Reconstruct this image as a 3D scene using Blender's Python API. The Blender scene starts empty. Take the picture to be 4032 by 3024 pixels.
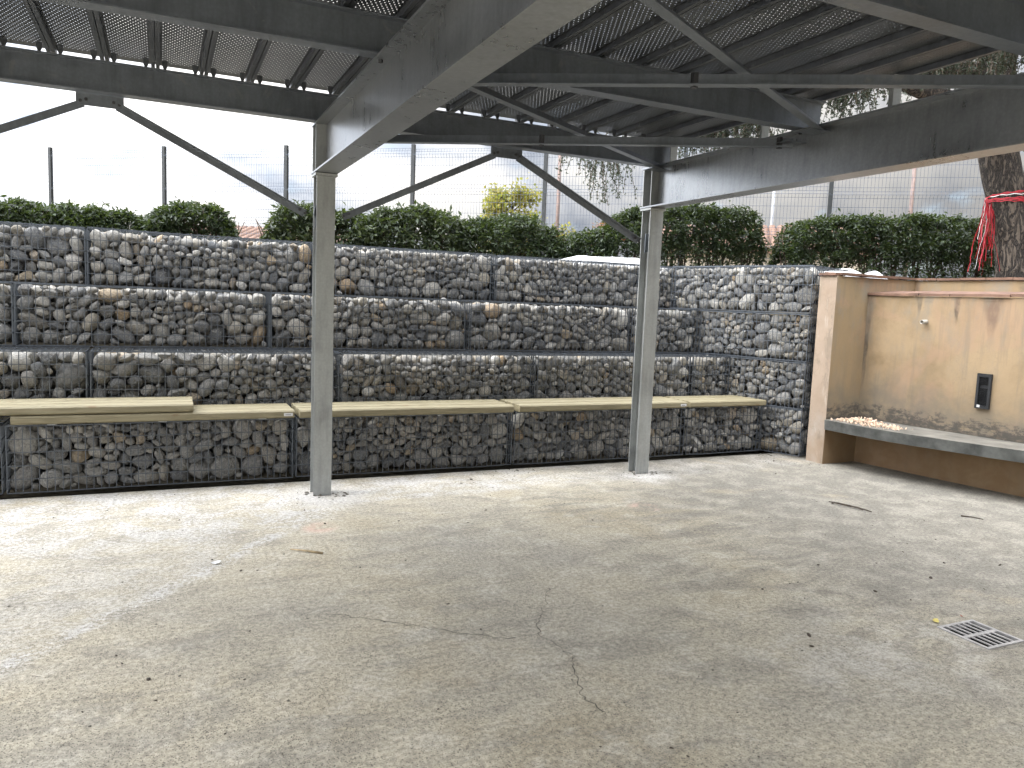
import bpy, bmesh, math, random
import numpy as np
from mathutils import Vector, Matrix, Euler, noise as mnoise

sc = bpy.context.scene
C = sc.collection
PI = math.pi

# ------------------------------------------------------------------ camera
cam_d = bpy.data.cameras.new('camera')
cam = bpy.data.objects.new('camera', cam_d)
C.objects.link(cam)
cam_d.sensor_width = 36.0
cam_d.lens = 26.84
cam_d.clip_start = 0.05
cam_d.clip_end = 2000.0
yaw, pitch, roll = math.radians(24.775), math.radians(5.988), math.radians(-2.234)
fwd = Vector((math.sin(yaw) * math.cos(pitch), math.cos(yaw) * math.cos(pitch), -math.sin(pitch)))
rgt0 = Vector((math.cos(yaw), -math.sin(yaw), 0))
up0 = rgt0.cross(fwd)
rgt = rgt0 * math.cos(roll) - up0 * math.sin(roll)
upv = rgt0 * math.sin(roll) + up0 * math.cos(roll)
mw = Matrix.Identity(4)
for i in range(3):
    mw[i][0] = rgt[i]; mw[i][1] = upv[i]; mw[i][2] = -fwd[i]
mw.translation = Vector((0, 0, 1.54))
cam.matrix_world = mw
sc.camera = cam

# ------------------------------------------------------------------ world, sun, exposure
SUN_AZ = math.radians(-79)      # clockwise from +Y, so to the left of the wall
SUN_EL = math.radians(40)
sun_dir = Vector((math.sin(SUN_AZ) * math.cos(SUN_EL), math.cos(SUN_AZ) * math.cos(SUN_EL), math.sin(SUN_EL)))

world = bpy.data.worlds.new('World')
sc.world = world
world.use_nodes = True
wt = world.node_tree
wt.nodes.clear()


class NT:
    """tiny helper round a node tree: every call returns an output socket"""
    def __init__(self, tree):
        self.t = tree

    def node(self, kind, **props):
        n = self.t.nodes.new(kind)
        for k, v in props.items():
            setattr(n, k, v)
        return n

    def put(self, sock, v):
        if isinstance(v, bpy.types.NodeSocket):
            self.t.links.new(v, sock)
        elif v is not None:
            if sock.type == 'RGBA' and len(v) == 3:
                v = (*v, 1.0)
            sock.default_value = v

    def m(self, op, a, b=None, c=None, clamp=False):
        n = self.node('ShaderNodeMath', operation=op, use_clamp=clamp)
        self.put(n.inputs[0], a)
        if b is not None: self.put(n.inputs[1], b)
        if c is not None: self.put(n.inputs[2], c)
        return n.outputs[0]

    def step(self, v, lo, hi, a=0.0, b=1.0):
        n = self.node('ShaderNodeMapRange', interpolation_type='SMOOTHSTEP')
        self.put(n.inputs[0], v); self.put(n.inputs[1], lo); self.put(n.inputs[2], hi)
        self.put(n.inputs[3], a); self.put(n.inputs[4], b)
        return n.outputs[0]

    def noise(self, vec, scale, detail=3.0, rough=0.55, dist=0.0):
        n = self.node('ShaderNodeTexNoise')
        self.put(n.inputs['Vector'], vec); n.inputs['Scale'].default_value = scale
        n.inputs['Detail'].default_value = detail; n.inputs['Roughness'].default_value = rough
        n.inputs['Distortion'].default_value = dist
        return n.outputs['Fac']

    def voro(self, vec, scale, feature='F1', rnd=1.0):
        n = self.node('ShaderNodeTexVoronoi', feature=feature)
        self.put(n.inputs['Vector'], vec); n.inputs['Scale'].default_value = scale
        n.inputs['Randomness'].default_value = rnd
        return n.outputs['Distance']

    def mix(self, f, a, b, mode='MIX'):
        n = self.node('ShaderNodeMix', data_type='RGBA', blend_type=mode)
        self.put(n.inputs[0], f); self.put(n.inputs[6], a); self.put(n.inputs[7], b)
        return n.outputs[2]

    def ramp(self, f, stops, interp='LINEAR'):
        n = self.node('ShaderNodeValToRGB')
        r = n.color_ramp
        r.interpolation = interp
        while len(r.elements) < len(stops): r.elements.new(0.5)
        for e, (p, c) in zip(r.elements, stops):
            e.position = p; e.color = (*c, 1.0) if len(c) == 3 else c
        self.put(n.inputs[0], f)
        return n.outputs[0]

    def scale(self, vec, s):
        n = self.node('ShaderNodeMapping')
        self.put(n.inputs['Vector'], vec); n.inputs['Scale'].default_value = s
        return n.outputs[0]

    def xyz(self, vec):
        n = self.node('ShaderNodeSeparateXYZ'); self.put(n.inputs[0], vec)
        return n.outputs

    def bump(self, h, strength=0.3, dist=0.01, normal=None):
        n = self.node('ShaderNodeBump')
        n.inputs['Strength'].default_value = strength; n.inputs['Distance'].default_value = dist
        self.put(n.inputs['Height'], h)
        if normal is not None: self.put(n.inputs['Normal'], normal)
        return n.outputs[0]


w = NT(wt)
wo = w.node('ShaderNodeOutputWorld')
bg = w.node('ShaderNodeBackground')
sky = w.node('ShaderNodeTexSky', sky_type='NISHITA', sun_disc=False)
sky.sun_elevation = SUN_EL
sky.sun_rotation = SUN_AZ % (2 * PI)
sky.air_density = 1.0; sky.dust_density = 2.0; sky.altitude = 150
tc = w.node('ShaderNodeTexCoord')
gen = tc.outputs['Generated']
dot = w.node('ShaderNodeVectorMath', operation='DOT_PRODUCT')
w.put(dot.inputs[0], gen); dot.inputs[1].default_value = sun_dir
glow = w.m('POWER', w.m('MULTIPLY_ADD', dot.outputs['Value'], 0.5, 0.5, clamp=True), 2.6)
stretch = w.scale(gen, (1.0, 1.0, 1.7))
cl1 = w.noise(stretch, 4.5, 6.0, 0.52, 0.4)
cl2 = w.noise(stretch, 9.0, 5.0, 0.6)
body = w.step(w.m('ADD', w.m('MULTIPLY', cl1, 0.75), w.m('MULTIPLY', cl2, 0.25)), 0.36, 0.62)
bright = w.m('MULTIPLY', w.m('MULTIPLY_ADD', glow, 22.0, 1.1), w.m('MULTIPLY_ADD', body, 0.72, 0.48))
gz = w.xyz(gen)[2]
bright = w.m('MULTIPLY', bright, w.m('MULTIPLY_ADD', w.m('MAXIMUM', gz, 0.0), 1.35, 0.42))
ccol = w.mix(body, (0.74, 0.83, 1.0), (1.0, 0.972, 0.925))
vm = w.node('ShaderNodeVectorMath', operation='SCALE')
w.put(vm.inputs[0], ccol); w.put(vm.inputs['Scale'], bright)
cover = w.step(cl2, 0.30, 0.46, 0.72, 1.0)
final = w.mix(cover, sky.outputs[0], vm.outputs[0])
w.put(bg.inputs['Color'], final)
bg.inputs['Strength'].default_value = 0.15
wt.links.new(bg.outputs[0], wo.inputs[0])

sun_l = bpy.data.lights.new('sun', 'SUN')
sun_l.energy = 0.5
sun_l.angle = math.radians(14)
sun_l.color = (1.0, 0.95, 0.88)
sun = bpy.data.objects.new('sun', sun_l)
C.objects.link(sun)
sun.rotation_euler = (-sun_dir).to_track_quat('-Z', 'Y').to_euler()
sun.location = sun_dir * 30

sc.view_settings.view_transform = 'Standard'
sc.view_settings.look = 'None'
sc.view_settings.gamma = 1.0
sc.view_settings.use_curve_mapping = False
sc.view_settings.exposure = 1.4
sc.cycles.use_denoising = True
sc.cycles.max_bounces = 6
sc.cycles.use_adaptive_sampling = True
sc.cycles.adaptive_threshold = 0.03
sc.cycles.diffuse_bounces = 3
sc.cycles.glossy_bounces = 3
sc.cycles.transparent_max_bounces = 8
sc.cycles.caustics_reflective = False
sc.cycles.caustics_refractive = False

# ------------------------------------------------------------------ mesh helpers
rng = random.Random(7)


class MB:
    def __init__(self):
        self.v = []; self.f = []; self.mi = []; self.cur = 0

    def add(self, vs, fs):
        b = len(self.v)
        self.v += [tuple(p) for p in vs]
        for q in fs:
            self.f.append([b + i for i in q]); self.mi.append(self.cur)
        return self

    def box(self, x0, x1, y0, y1, z0, z1):
        vs = [(x, y, z) for z in (z0, z1) for y in (y0, y1) for x in (x0, x1)]
        return self.add(vs, [(0, 2, 3, 1), (4, 5, 7, 6), (0, 1, 5, 4), (2, 6, 7, 3), (0, 4, 6, 2), (1, 3, 7, 5)])

    def cbox(self, x0, x1, y0, y1, z0, z1, c=0.005):
        """box whose edges along x are chamfered"""
        pr = [(y0 + c, z0), (y1 - c, z0), (y1, z0 + c), (y1, z1 - c), (y1 - c, z1), (y0 + c, z1), (y0, z1 - c), (y0, z0 + c)]
        vs = [(x0, y, z) for y, z in pr] + [(x1, y, z) for y, z in pr]
        fs = [tuple(range(8)), tuple(range(15, 7, -1))] + [(i, i + 8, (i + 1) % 8 + 8, (i + 1) % 8) for i in range(8)]
        return self.add(vs, fs)

    def prism(self, prof, p0, p1, up):
        """extrude a closed 2-D profile [(side, up)] from p0 to p1"""
        p0, p1, up = Vector(p0), Vector(p1), Vector(up)
        ax = (p1 - p0).normalized(); sd = ax.cross(up).normalized(); u = sd.cross(ax)
        n = len(prof)
        vs = [p + sd * a + u * b for p in (p0, p1) for a, b in prof]
        fs = [tuple(range(n)), tuple(range(2 * n - 1, n - 1, -1))] + [(i, i + n, (i + 1) % n + n, (i + 1) % n) for i in range(n)]
        return self.add(vs, fs)

    def ibeam(self, p0, p1, h, b, tw, tf, up=(0, 0, 1)):
        H, B, T = h / 2, b / 2, tw / 2
        pr = [(-B, -H), (B, -H), (B, -H + tf), (T, -H + tf), (T, H - tf), (B, H - tf), (B, H), (-B, H), (-B, H - tf), (-T, H - tf), (-T, -H + tf), (-B, -H + tf)]
        p0, p1, up = Vector(p0), Vector(p1), Vector(up)
        ax = (p1 - p0).normalized(); sd = ax.cross(up).normalized(); u = sd.cross(ax)
        vs = [p + sd * a + u * c for p in (p0, p1) for a, c in pr]
        fs = [(i, i + 12, (i + 1) % 12 + 12, (i + 1) % 12) for i in range(12)]
        for o, rv in ((0, False), (12, True)):
            for q in ((0, 1, 2, 3, 10, 11), (3, 4, 9, 10), (4, 5, 6, 7, 8, 9)):
                q = [i + o for i in q]
                fs.append(tuple(reversed(q)) if rv else tuple(q))
        return self.add(vs, fs)

    def angle(self, p0, p1, leg, t, up=(0, 0, 1), flip=1):
        pr = [(0, 0), (leg * flip, 0), (leg * flip, t), (t * flip, t), (t * flip, leg), (0, leg)]
        return self.prism(pr if flip > 0 else pr[::-1], p0, p1, up)

    def wire(self, pts, r, n=4):
        """thin prism along a polyline"""
        rings = []
        for i, p in enumerate(pts):
            p = Vector(p)
            a = Vector(pts[max(i - 1, 0)]); b = Vector(pts[min(i + 1, len(pts) - 1)])
            ax = (b - a).normalized()
            ref = Vector((0, 0, 1)) if abs(ax.z) < 0.8 else Vector((0, 1, 0))
            s = ax.cross(ref).normalized(); u = s.cross(ax)
            rr = r[i] if isinstance(r, (list, tuple)) else r
            rings.append([p + (s * math.cos(2 * PI * (k + .5) / n) + u * math.sin(2 * PI * (k + .5) / n)) * rr for k in range(n)])
        vs = [q for rg in rings for q in rg]
        fs = []
        for i in range(len(rings) - 1):
            for k in range(n):
                fs.append((i * n + k, i * n + (k + 1) % n, (i + 1) * n + (k + 1) % n, (i + 1) * n + k))
        fs.append(tuple(range(n - 1, -1, -1))); fs.append(tuple(range(len(vs) - n, len(vs))))
        return self.add(vs, fs)

    def mesh(self, name, mats, smooth=False):
        me = bpy.data.meshes.new(name)
        me.from_pydata(self.v, [], self.f)
        for mt in (mats if isinstance(mats, (list, tuple)) else [mats]):
            me.materials.append(mt)
        if any(self.mi):
            me.polygons.foreach_set('material_index', self.mi)
        if smooth:
            me.polygons.foreach_set('use_smooth', [True] * len(me.polygons))
        me.update()
        return me

    def build(self, name, mats, parent=None, loc=None, smooth=False):
        return link(name, self.mesh(name, mats, smooth), parent, loc)


def link(name, data, parent=None, loc=None):
    o = bpy.data.objects.new(name, data)
    C.objects.link(o)
    if parent is not None: o.parent = parent
    if loc is not None: o.location = loc
    return o


def tag(o, label=None, cat=None, group=None, kind=None):
    if label: o['label'] = label
    if cat: o['category'] = cat
    if group: o['group'] = group
    if kind: o['kind'] = kind
    return o


def thing(name, label, cat, loc=(0, 0, 0), rz=0.0, group=None):
    o = link(name, None, None, loc)
    o.rotation_euler = (0, 0, rz)
    o.empty_display_size = 0.1
    return tag(o, label, cat, group)


# ------------------------------------------------------------------ materials
def new_mat(name):
    mt = bpy.data.materials.new(name)
    mt.use_nodes = True
    t = NT(mt.node_tree)
    bs = mt.node_tree.nodes['Principled BSDF']
    return mt, t, bs


def coords(t, which='Object'):
    return t.node('ShaderNodeTexCoord').outputs[which]


def simple(name, col, rough=0.7, metal=0.0, var=0.25, scale=8.0, bump=0.0, bscale=40.0):
    mt, t, bs = new_mat(name)
    co = coords(t)
    n = t.noise(co, scale, 5.0, 0.6)
    dark = tuple(c * (1 - var) for c in col); light = tuple(min(1, c * (1 + var)) for c in col)
    t.put(bs.inputs['Base Color'], t.ramp(n, [(0.3, dark), (0.7, light)]))
    bs.inputs['Roughness'].default_value = rough
    bs.inputs['Metallic'].default_value = metal
    if bump:
        t.put(bs.inputs['Normal'], t.bump(t.noise(co, bscale, 4.0), bump, 0.004))
    return mt


def mat_steel(name, tint=(0.40, 0.415, 0.41), rough=0.42, metal=0.4):
    mt, t, bs = new_mat(name)
    co = coords(t)
    big = t.noise(co, 2.2, 5.0, 0.65, 0.6)
    streak = t.noise(t.scale(co, (9, 9, 1.2)), 3.0, 4.0, 0.6)
    spang = t.voro(co, 55.0)
    a = t.m('ADD', t.m('MULTIPLY', big, 0.6), t.m('MULTIPLY', streak, 0.4))
    col = t.ramp(a, [(0.32, tuple(c * 0.66 for c in tint)), (0.5, tint), (0.68, tuple(c * 1.22 for c in tint))])
    col = t.mix(t.m('MULTIPLY', spang, 0.35), col, tuple(c * 0.62 for c in tint))
    blot = t.step(t.noise(co, 5.0, 6.0, 0.7, 0.8), 0.60, 0.68, 0.0, 0.42)
    col = t.mix(blot, col, (0.30, 0.30, 0.285))
    t.put(bs.inputs['Base Color'], col)
    bs.inputs['Metallic'].default_value = metal
    t.put(bs.inputs['Roughness'], t.m('ADD', t.m('MULTIPLY', a, 0.3), rough - 0.12))
    t.put(bs.inputs['Normal'], t.bump(t.noise(co, 30.0, 3.0), 0.12, 0.002))
    return mt


M_STEEL = mat_steel('galvanised_steel')
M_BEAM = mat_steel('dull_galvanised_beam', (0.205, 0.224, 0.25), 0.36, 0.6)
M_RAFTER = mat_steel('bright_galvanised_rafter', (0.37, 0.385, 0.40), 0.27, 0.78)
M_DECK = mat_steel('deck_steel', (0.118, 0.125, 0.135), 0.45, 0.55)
M_WIRE = simple('galvanised_wire', (0.095, 0.108, 0.125), 0.42, 0.4, 0.15, 12)
M_BOLT = simple('dark_bolt', (0.09, 0.09, 0.095), 0.5, 0.6, 0.2, 20)


def mat_stone():
    mt, t, bs = new_mat('river_stone')
    oi = t.node('ShaderNodeObjectInfo')
    geo = t.node('ShaderNodeNewGeometry')
    r = t.m('FRACT', t.m('ADD', oi.outputs['Random'], geo.outputs['Random Per Island']))
    co = coords(t)
    off = t.node('ShaderNodeVectorMath', operation='ADD')
    t.put(off.inputs[0], co)
    cmb = t.node('ShaderNodeCombineXYZ')
    k = t.m('MULTIPLY', r, 60.0)
    for i in range(3): t.put(cmb.inputs[i], k)
    t.put(off.inputs[1], cmb.outputs[0])
    p = off.outputs[0]
    base = t.ramp(r, [(0.0, (0.10, 0.107, 0.118)), (0.10, (0.20, 0.208, 0.215)), (0.20, (0.36, 0.355, 0.34)), (0.29, (0.13, 0.136, 0.142)),
                      (0.37, (0.47, 0.45, 0.41)), (0.46, (0.22, 0.22, 0.212)), (0.54, (0.57, 0.55, 0.505)), (0.62, (0.17, 0.172, 0.17)),
                      (0.70, (0.42, 0.385, 0.32)), (0.77, (0.26, 0.262, 0.265)), (0.84, (0.52, 0.49, 0.435)), (0.90, (0.15, 0.156, 0.165)), (0.935, (0.42, 0.345, 0.245)), (0.955, (0.38, 0.275, 0.17)), (0.975, (0.62, 0.605, 0.57)), (1.0, (0.24, 0.243, 0.246))])
    n1 = t.noise(p, 1.4, 5.0, 0.65, 0.5)
    n2 = t.noise(p, 6.0, 5.0, 0.7)
    col = t.mix(t.step(n1, 0.35, 0.7, 0.0, 0.55), base, t.mix(0.5, base, (0.36, 0.32, 0.25)))
    val = t.m('MULTIPLY_ADD', n2, 2.2, -0.22)
    sc_ = t.node('ShaderNodeVectorMath', operation='SCALE')
    t.put(sc_.inputs[0], col); t.put(sc_.inputs['Scale'], val)
    vein = t.step(t.m('ABSOLUTE', t.m('SUBTRACT', t.noise(t.scale(p, (1, 1, 2.2)), 1.1, 2.0, 0.5, 1.2), 0.5)), 0.0, 0.018, 0.5, 0.0)
    col = t.mix(vein, sc_.outputs[0], (0.5, 0.48, 0.44))
    t.put(bs.inputs['Base Color'], col)
    bs.inputs['Roughness'].default_value = 0.82
    t.put(bs.inputs['Normal'], t.bump(t.noise(p, 3.6, 6.0, 0.72), 0.6, 0.07))
    return mt


M_STONE = mat_stone()
M_GAPSHADE = simple('stone_gap_shade', (0.06, 0.06, 0.058), 0.95, 0, 0.3, 10)  # near-black that paints in the shade between the stones


def mat_wood():
    mt, t, bs = new_mat('treated_pine')
    oi = t.node('ShaderNodeObjectInfo')
    co = coords(t)
    add = t.node('ShaderNodeVectorMath', operation='ADD')
    t.put(add.inputs[0], co)
    cmb = t.node('ShaderNodeCombineXYZ')
    t.put(cmb.inputs[0], t.m('MULTIPLY', oi.outputs['Random'], 37.0)); t.put(cmb.inputs[1], t.m('MULTIPLY', oi.outputs['Random'], 11.0))
    t.put(add.inputs[1], cmb.outputs[0])
    p = add.outputs[0]
    g1 = t.noise(t.scale(p, (0.9, 14, 14)), 2.6, 5.0, 0.6, 1.6)
    g2 = t.noise(t.scale(p, (2, 60, 60)), 3.0, 3.0, 0.6)
    knot = t.voro(t.scale(p, (2.6, 6.5, 6.5)), 1.0)
    kf = t.step(knot, 0.05, 0.12, 0.75, 0.0)
    col = t.ramp(g1, [(0.3, (0.125, 0.102, 0.058)), (0.48, (0.215, 0.183, 0.113)), (0.6, (0.28, 0.246, 0.162)), (0.72, (0.15, 0.125, 0.072))])
    col = t.mix(t.m('MULTIPLY', g2, 0.35), col, (0.30, 0.275, 0.16))
    col = t.mix(kf, col, (0.20, 0.14, 0.075))
    t.put(bs.inputs['Base Color'], col)
    bs.inputs['Roughness'].default_value = 0.62
    t.put(bs.inputs['Normal'], t.bump(g2, 0.25, 0.002))
    return mt


M_WOOD = mat_wood()


def mat_floor():
    mt, t, bs = new_mat('concrete_floor')
    co = coords(t)
    x, y, _z = t.xyz(co)
    big = t.noise(co, 0.75, 5.0, 0.6, 0.4)
    med = t.noise(co, 4.5, 6.0, 0.65, 0.3)
    swirl = t.noise(t.scale(co, (1.0, 2.6, 1)), 1.7, 5.0, 0.62, 0.9)
    fine = t.noise(co, 42.0, 4.0, 0.7)
    grit = t.voro(co, 95.0)
    col = t.ramp(big, [(0.32, (0.365, 0.318, 0.228)), (0.45, (0.445, 0.402, 0.31)), (0.56, (0.40, 0.366, 0.292)), (0.68, (0.365, 0.339, 0.284))])
    col = t.mix(t.step(swirl, 0.46, 0.64, 0.0, 0.6), col, (0.275, 0.255, 0.21))
    col = t.mix(t.step(med, 0.50, 0.68, 0.0, 0.5), col, (0.54, 0.505, 0.43))
    dk = t.step(t.noise(co, 2.3, 6.0, 0.7, 0.6), 0.54, 0.68, 0.0, 0.55)
    col = t.mix(dk, col, (0.245, 0.228, 0.19))
    # greyer concrete towards the right-hand corner, darkened further to paint in its shade
    corner_shade = t.m('MULTIPLY', t.step(t.m('ADD', x, t.m('MULTIPLY', swirl, 2.4)), 3.8, 5.6), 0.9)
    col = t.mix(corner_shade, col, t.mix(t.step(med, 0.42, 0.62), (0.175, 0.163, 0.138), (0.25, 0.232, 0.195)))
    # warm earthy traces
    warm = t.step(t.noise(co, 1.1, 4.0, 0.6, 0.8), 0.60, 0.72, 0.0, 0.35)
    col = t.mix(warm, col, (0.36, 0.30, 0.20))
    # trowel patch with a pale skin near the drain
    dx = t.m('SUBTRACT', x, 3.05); dy = t.m('SUBTRACT', y, 2.35)
    rr = t.m('SQRT', t.m('ADD', t.m('MULTIPLY', dx, dx), t.m('MULTIPLY', t.m('MULTIPLY', dy, dy), 2.5)))
    col = t.mix(t.m('MULTIPLY', t.step(rr, 0.95, 0.2), t.step(med, 0.4, 0.62, 0.0, 0.55)), col, (0.48, 0.455, 0.41))
    # spilt white cement dust: a swept area bounded by a wandering edge
    wob = t.m('MULTIPLY', t.m('SUBTRACT', t.noise(co, 1.6, 4.0, 0.6), 0.5), 0.55)
    line = t.m('MULTIPLY_ADD', x, 1.13, 4.10)
    curve = t.m('MINIMUM', line, t.m('MULTIPLY_ADD', x, 0.04, 5.52))
    d = t.m('SUBTRACT', t.m('ADD', y, wob), curve)
    area = t.step(d, -0.02, 0.10)
    rightfade = t.step(x, 4.6, 1.6, 0.25, 1.0)
    mott = t.step(t.m('ADD', t.m('MULTIPLY', t.noise(co, 3.0, 6.0, 0.7, 0.5), 0.7), t.m('MULTIPLY', fine, 0.3)), 0.44, 0.58, 0.10, 1.0)
    rim = t.m('MULTIPLY', t.step(t.m('ABSOLUTE', t.m('SUBTRACT', d, 0.10)), 0.17, 0.0), t.step(x, 1.3, 0.6))
    back = t.step(y, 4.6, 5.6, 0.45, 1.0)
    dust = t.m('MULTIPLY', t.m('MULTIPLY', area, mott), t.m('MULTIPLY', rightfade, back))
    dust = t.m('MAXIMUM', dust, t.m('MULTIPLY', rim, t.step(t.m('ADD', t.m('MULTIPLY', fine, 0.5), t.m('MULTIPLY', med, 0.5)), 0.42, 0.56, 0.0, 1.0)))
    for (cx, cy, rad) in ((1.127, 5.95, 0.55), (4.1, 5.95, 0.40)):
        ax = t.m('SUBTRACT', x, cx); ay = t.m('SUBTRACT', y, cy - 0.12)
        r_ = t.m('SQRT', t.m('ADD', t.m('MULTIPLY', ax, ax), t.m('MULTIPLY', ay, ay)))
        dust = t.m('MAXIMUM', dust, t.m('MULTIPLY', t.step(t.m('ADD', r_, wob), rad, 0.08), t.step(med, 0.3, 0.55, 0.55, 1.0)))
    col = t.mix(t.m('MULTIPLY', dust, 0.93), col, (0.50, 0.487, 0.465))
    # pitting
    pit = t.step(t.m('ADD', grit, t.m('MULTIPLY', med, 0.35)), 0.34, 0.52, 1.0, 0.0)
    col = t.mix(t.m('MULTIPLY', pit, 0.75), col, (0.11, 0.10, 0.082))
    sp = t.step(t.m('ADD', t.m('MULTIPLY', fine, 0.6), t.m('MULTIPLY', t.noise(co, 130.0, 3.0, 0.7), 0.4)), 0.36, 0.64, 0.62, 1.24)
    sc_ = t.node('ShaderNodeVectorMath', operation='SCALE')
    t.put(sc_.inputs[0], col); t.put(sc_.inputs['Scale'], sp)
    # faint pink marking paint
    for (cx, cy, rad) in ((3.42, 4.86, 0.16), (0.95, 5.05, 0.16)):
        ax = t.m('SUBTRACT', x, cx); ay = t.m('SUBTRACT', y, cy)
        r_ = t.m('SQRT', t.m('ADD', t.m('MULTIPLY', ax, ax), t.m('MULTIPLY', ay, ay)))
        pk = t.m('MULTIPLY', t.step(r_, rad, rad * 0.3), t.step(med, 0.45, 0.6, 0.0, 0.4))
        sc2 = t.mix(pk, sc_.outputs[0], (0.62, 0.34, 0.27))
        sc_ = type('o', (), {'outputs': [sc2]})
    t.put(bs.inputs['Base Color'], sc_.outputs[0])
    bs.inputs['Roughness'].default_value = 0.86
    hgt = t.m('ADD', t.m('MULTIPLY', fine, 0.7), t.m('SUBTRACT', t.m('MULTIPLY', med, 1.2), t.m('MULTIPLY', pit, 0.5)))
    t.put(bs.inputs['Normal'], t.bump(hgt, 0.55, 0.008))
    return mt


M_FLOOR = mat_floor()


def mat_render(name, base, base2, mildew=True):
    """ochre lime render; UV = (metres along the wall, height)"""
    mt, t, bs = new_mat(name)
    uv = coords(t, 'UV')
    u, v, _ = t.xyz(uv)
    big = t.noise(uv, 1.3, 5.0, 0.6, 0.4)
    med = t.noise(uv, 6.0, 6.0, 0.65, 0.3)
    col = t.ramp(t.m('ADD', t.m('MULTIPLY', big, 0.7), t.m('MULTIPLY', med, 0.3)), [(0.34, base2), (0.52, base), (0.66, tuple(min(1, c * 1.12) for c in base))])
    if mildew:
        # rain streaks below the tile ledge and below the coping, each with its own place, width and length
        frag = t.step(t.noise(t.scale(uv, (9, 2.2, 1)), 2.0, 5.0, 0.7), 0.30, 0.52, 0.45, 1.0)
        wav = t.m('MULTIPLY', t.m('SUBTRACT', t.noise(uv, 7.0, 4.0, 0.6), 0.5), 0.035)
        uw = t.m('ADD', u, wav)
        for (u0, sg, ln, top, amt) in ((3.02, 0.022, 1.2, 1.77, 0.8), (3.56, 0.016, 0.22, 1.77, 0.6), (3.93, 0.018, 0.30, 1.77, 0.85), (4.25, 0.045, 0.45, 1.77, 0.95), (4.62, 0.03, 0.5, 1.77, 0.8), (5.3, 0.03, 0.4, 1.77, 0.7),
                                       (0.62, 0.05, 0.30, 1.96, 0.5), (0.80, 0.035, 0.9, 1.96, 0.55), (1.5, 0.012, 0.2, 1.96, 0.7), (10.1, 0.035, 0.2, 1.96, 0.7), (10.65, 0.02, 0.1, 1.96, 0.6), (11.4, 0.04, 0.2, 1.96, 0.6)):
            dd = t.m('ABSOLUTE', t.m('SUBTRACT', uw, u0))
            fall = t.m('SUBTRACT', top, v)
            wid_ = t.m('MULTIPLY', t.step(fall, ln, 0.0, 0.35, 1.3), sg)
            core = t.step(t.m('DIVIDE', dd, wid_), 1.9, 0.6)
            vert = t.m('MULTIPLY', t.step(fall, ln, ln * 0.45), t.step(fall, -0.012, -0.004))
            col = t.mix(t.m('MULTIPLY', t.m('MULTIPLY', core, vert), t.m('MULTIPLY', frag, amt)), col, (0.032, 0.029, 0.026))
        dirt = t.m('MULTIPLY', t.m('MAXIMUM', t.step(u, 2.0, 1.5), t.step(v, 1.765, 1.775)), t.step(med, 0.36, 0.6, 0.35, 0.8))
        col = t.mix(dirt, col, (0.235, 0.17, 0.095))
        hue = t.step(t.noise(uv, 1.6, 4.0, 0.6, 0.8), 0.48, 0.64, 0.0, 0.5)
        col = t.mix(hue, col, (0.31, 0.20, 0.13))
        drip = t.step(t.noise(t.scale(uv, (5.0, 0.45, 1)), 2.0, 5.0, 0.65), 0.50, 0.68, 0.0, 0.45)
        col = t.mix(drip, col, (0.165, 0.135, 0.098))
        grey = t.m('MULTIPLY', t.step(t.noise(t.scale(uv, (2.2, 0.8, 1)), 2.2, 5.0, 0.7), 0.46, 0.66), t.step(v, 0.9, 1.9, 0.25, 0.9))
        col = t.mix(grey, col, (0.21, 0.175, 0.13))
        # mildew climbing from the bench: a soft grey bloom, then a crisp black crust at the bottom
        lvl = t.m('MULTIPLY_ADD', t.noise(uv, 1.7, 4.0, 0.6, 0.4), 0.9, 0.36)
        bloom = t.m('MULTIPLY', t.step(t.m('SUBTRACT', lvl, v), -0.22, 0.20), t.step(t.noise(uv, 6.0, 6.0, 0.7), 0.28, 0.62, 0.35, 0.8))
        bloom = t.m('MULTIPLY', bloom, t.step(v, 0.44, 0.48))
        col = t.mix(bloom, col, (0.135, 0.118, 0.092))
        lv2 = t.m('MULTIPLY_ADD', t.noise(t.scale(uv, (1.0, 1.6, 1)), 4.5, 6.0, 0.75, 0.5), 0.36, 0.42)
        crust = t.m('MULTIPLY', t.step(t.m('SUBTRACT', lv2, v), -0.03, 0.03), t.step(t.noise(t.scale(uv, (1, 1.8, 1)), 9.0, 5.0, 0.75), 0.40, 0.56, 0.0, 0.85))
        crust = t.m('MULTIPLY', crust, t.step(v, 0.44, 0.48))
        col = t.mix(crust, col, (0.050, 0.046, 0.040))
        foot = t.m('MULTIPLY', t.step(t.m('ADD', v, t.m('MULTIPLY', med, 0.10)), 0.575, 0.51), t.step(v, 0.44, 0.47))
        col = t.mix(t.m('MULTIPLY', foot, 0.85), col, (0.055, 0.05, 0.042))
        # ragged dark edge under the slab
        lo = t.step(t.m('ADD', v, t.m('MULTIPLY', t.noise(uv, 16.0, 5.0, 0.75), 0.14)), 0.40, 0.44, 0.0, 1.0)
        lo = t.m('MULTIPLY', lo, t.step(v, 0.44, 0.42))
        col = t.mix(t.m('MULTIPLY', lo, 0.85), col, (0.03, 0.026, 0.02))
        damp_shade = t.m('MULTIPLY', t.step(v, 0.42, 0.36), t.step(med, 0.35, 0.62, 0.5, 0.85))  # damp brown, deepened to stand in for the shade below the slab
        col = t.mix(damp_shade, col, (0.20, 0.122, 0.06))
    else:
        g = t.m('MULTIPLY', t.step(t.m('ADD', v, t.m('MULTIPLY', med, 0.5)), 0.85, 0.55), 0.55)
        col = t.mix(t.m('MULTIPLY', g, t.step(big, 0.4, 0.6)), col, (0.34, 0.33, 0.31))
        spl = t.step(t.noise(t.scale(uv, (3, 1, 1)), 2.6, 6.0, 0.7, 0.5), 0.50, 0.62, 0.0, 0.6)
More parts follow.
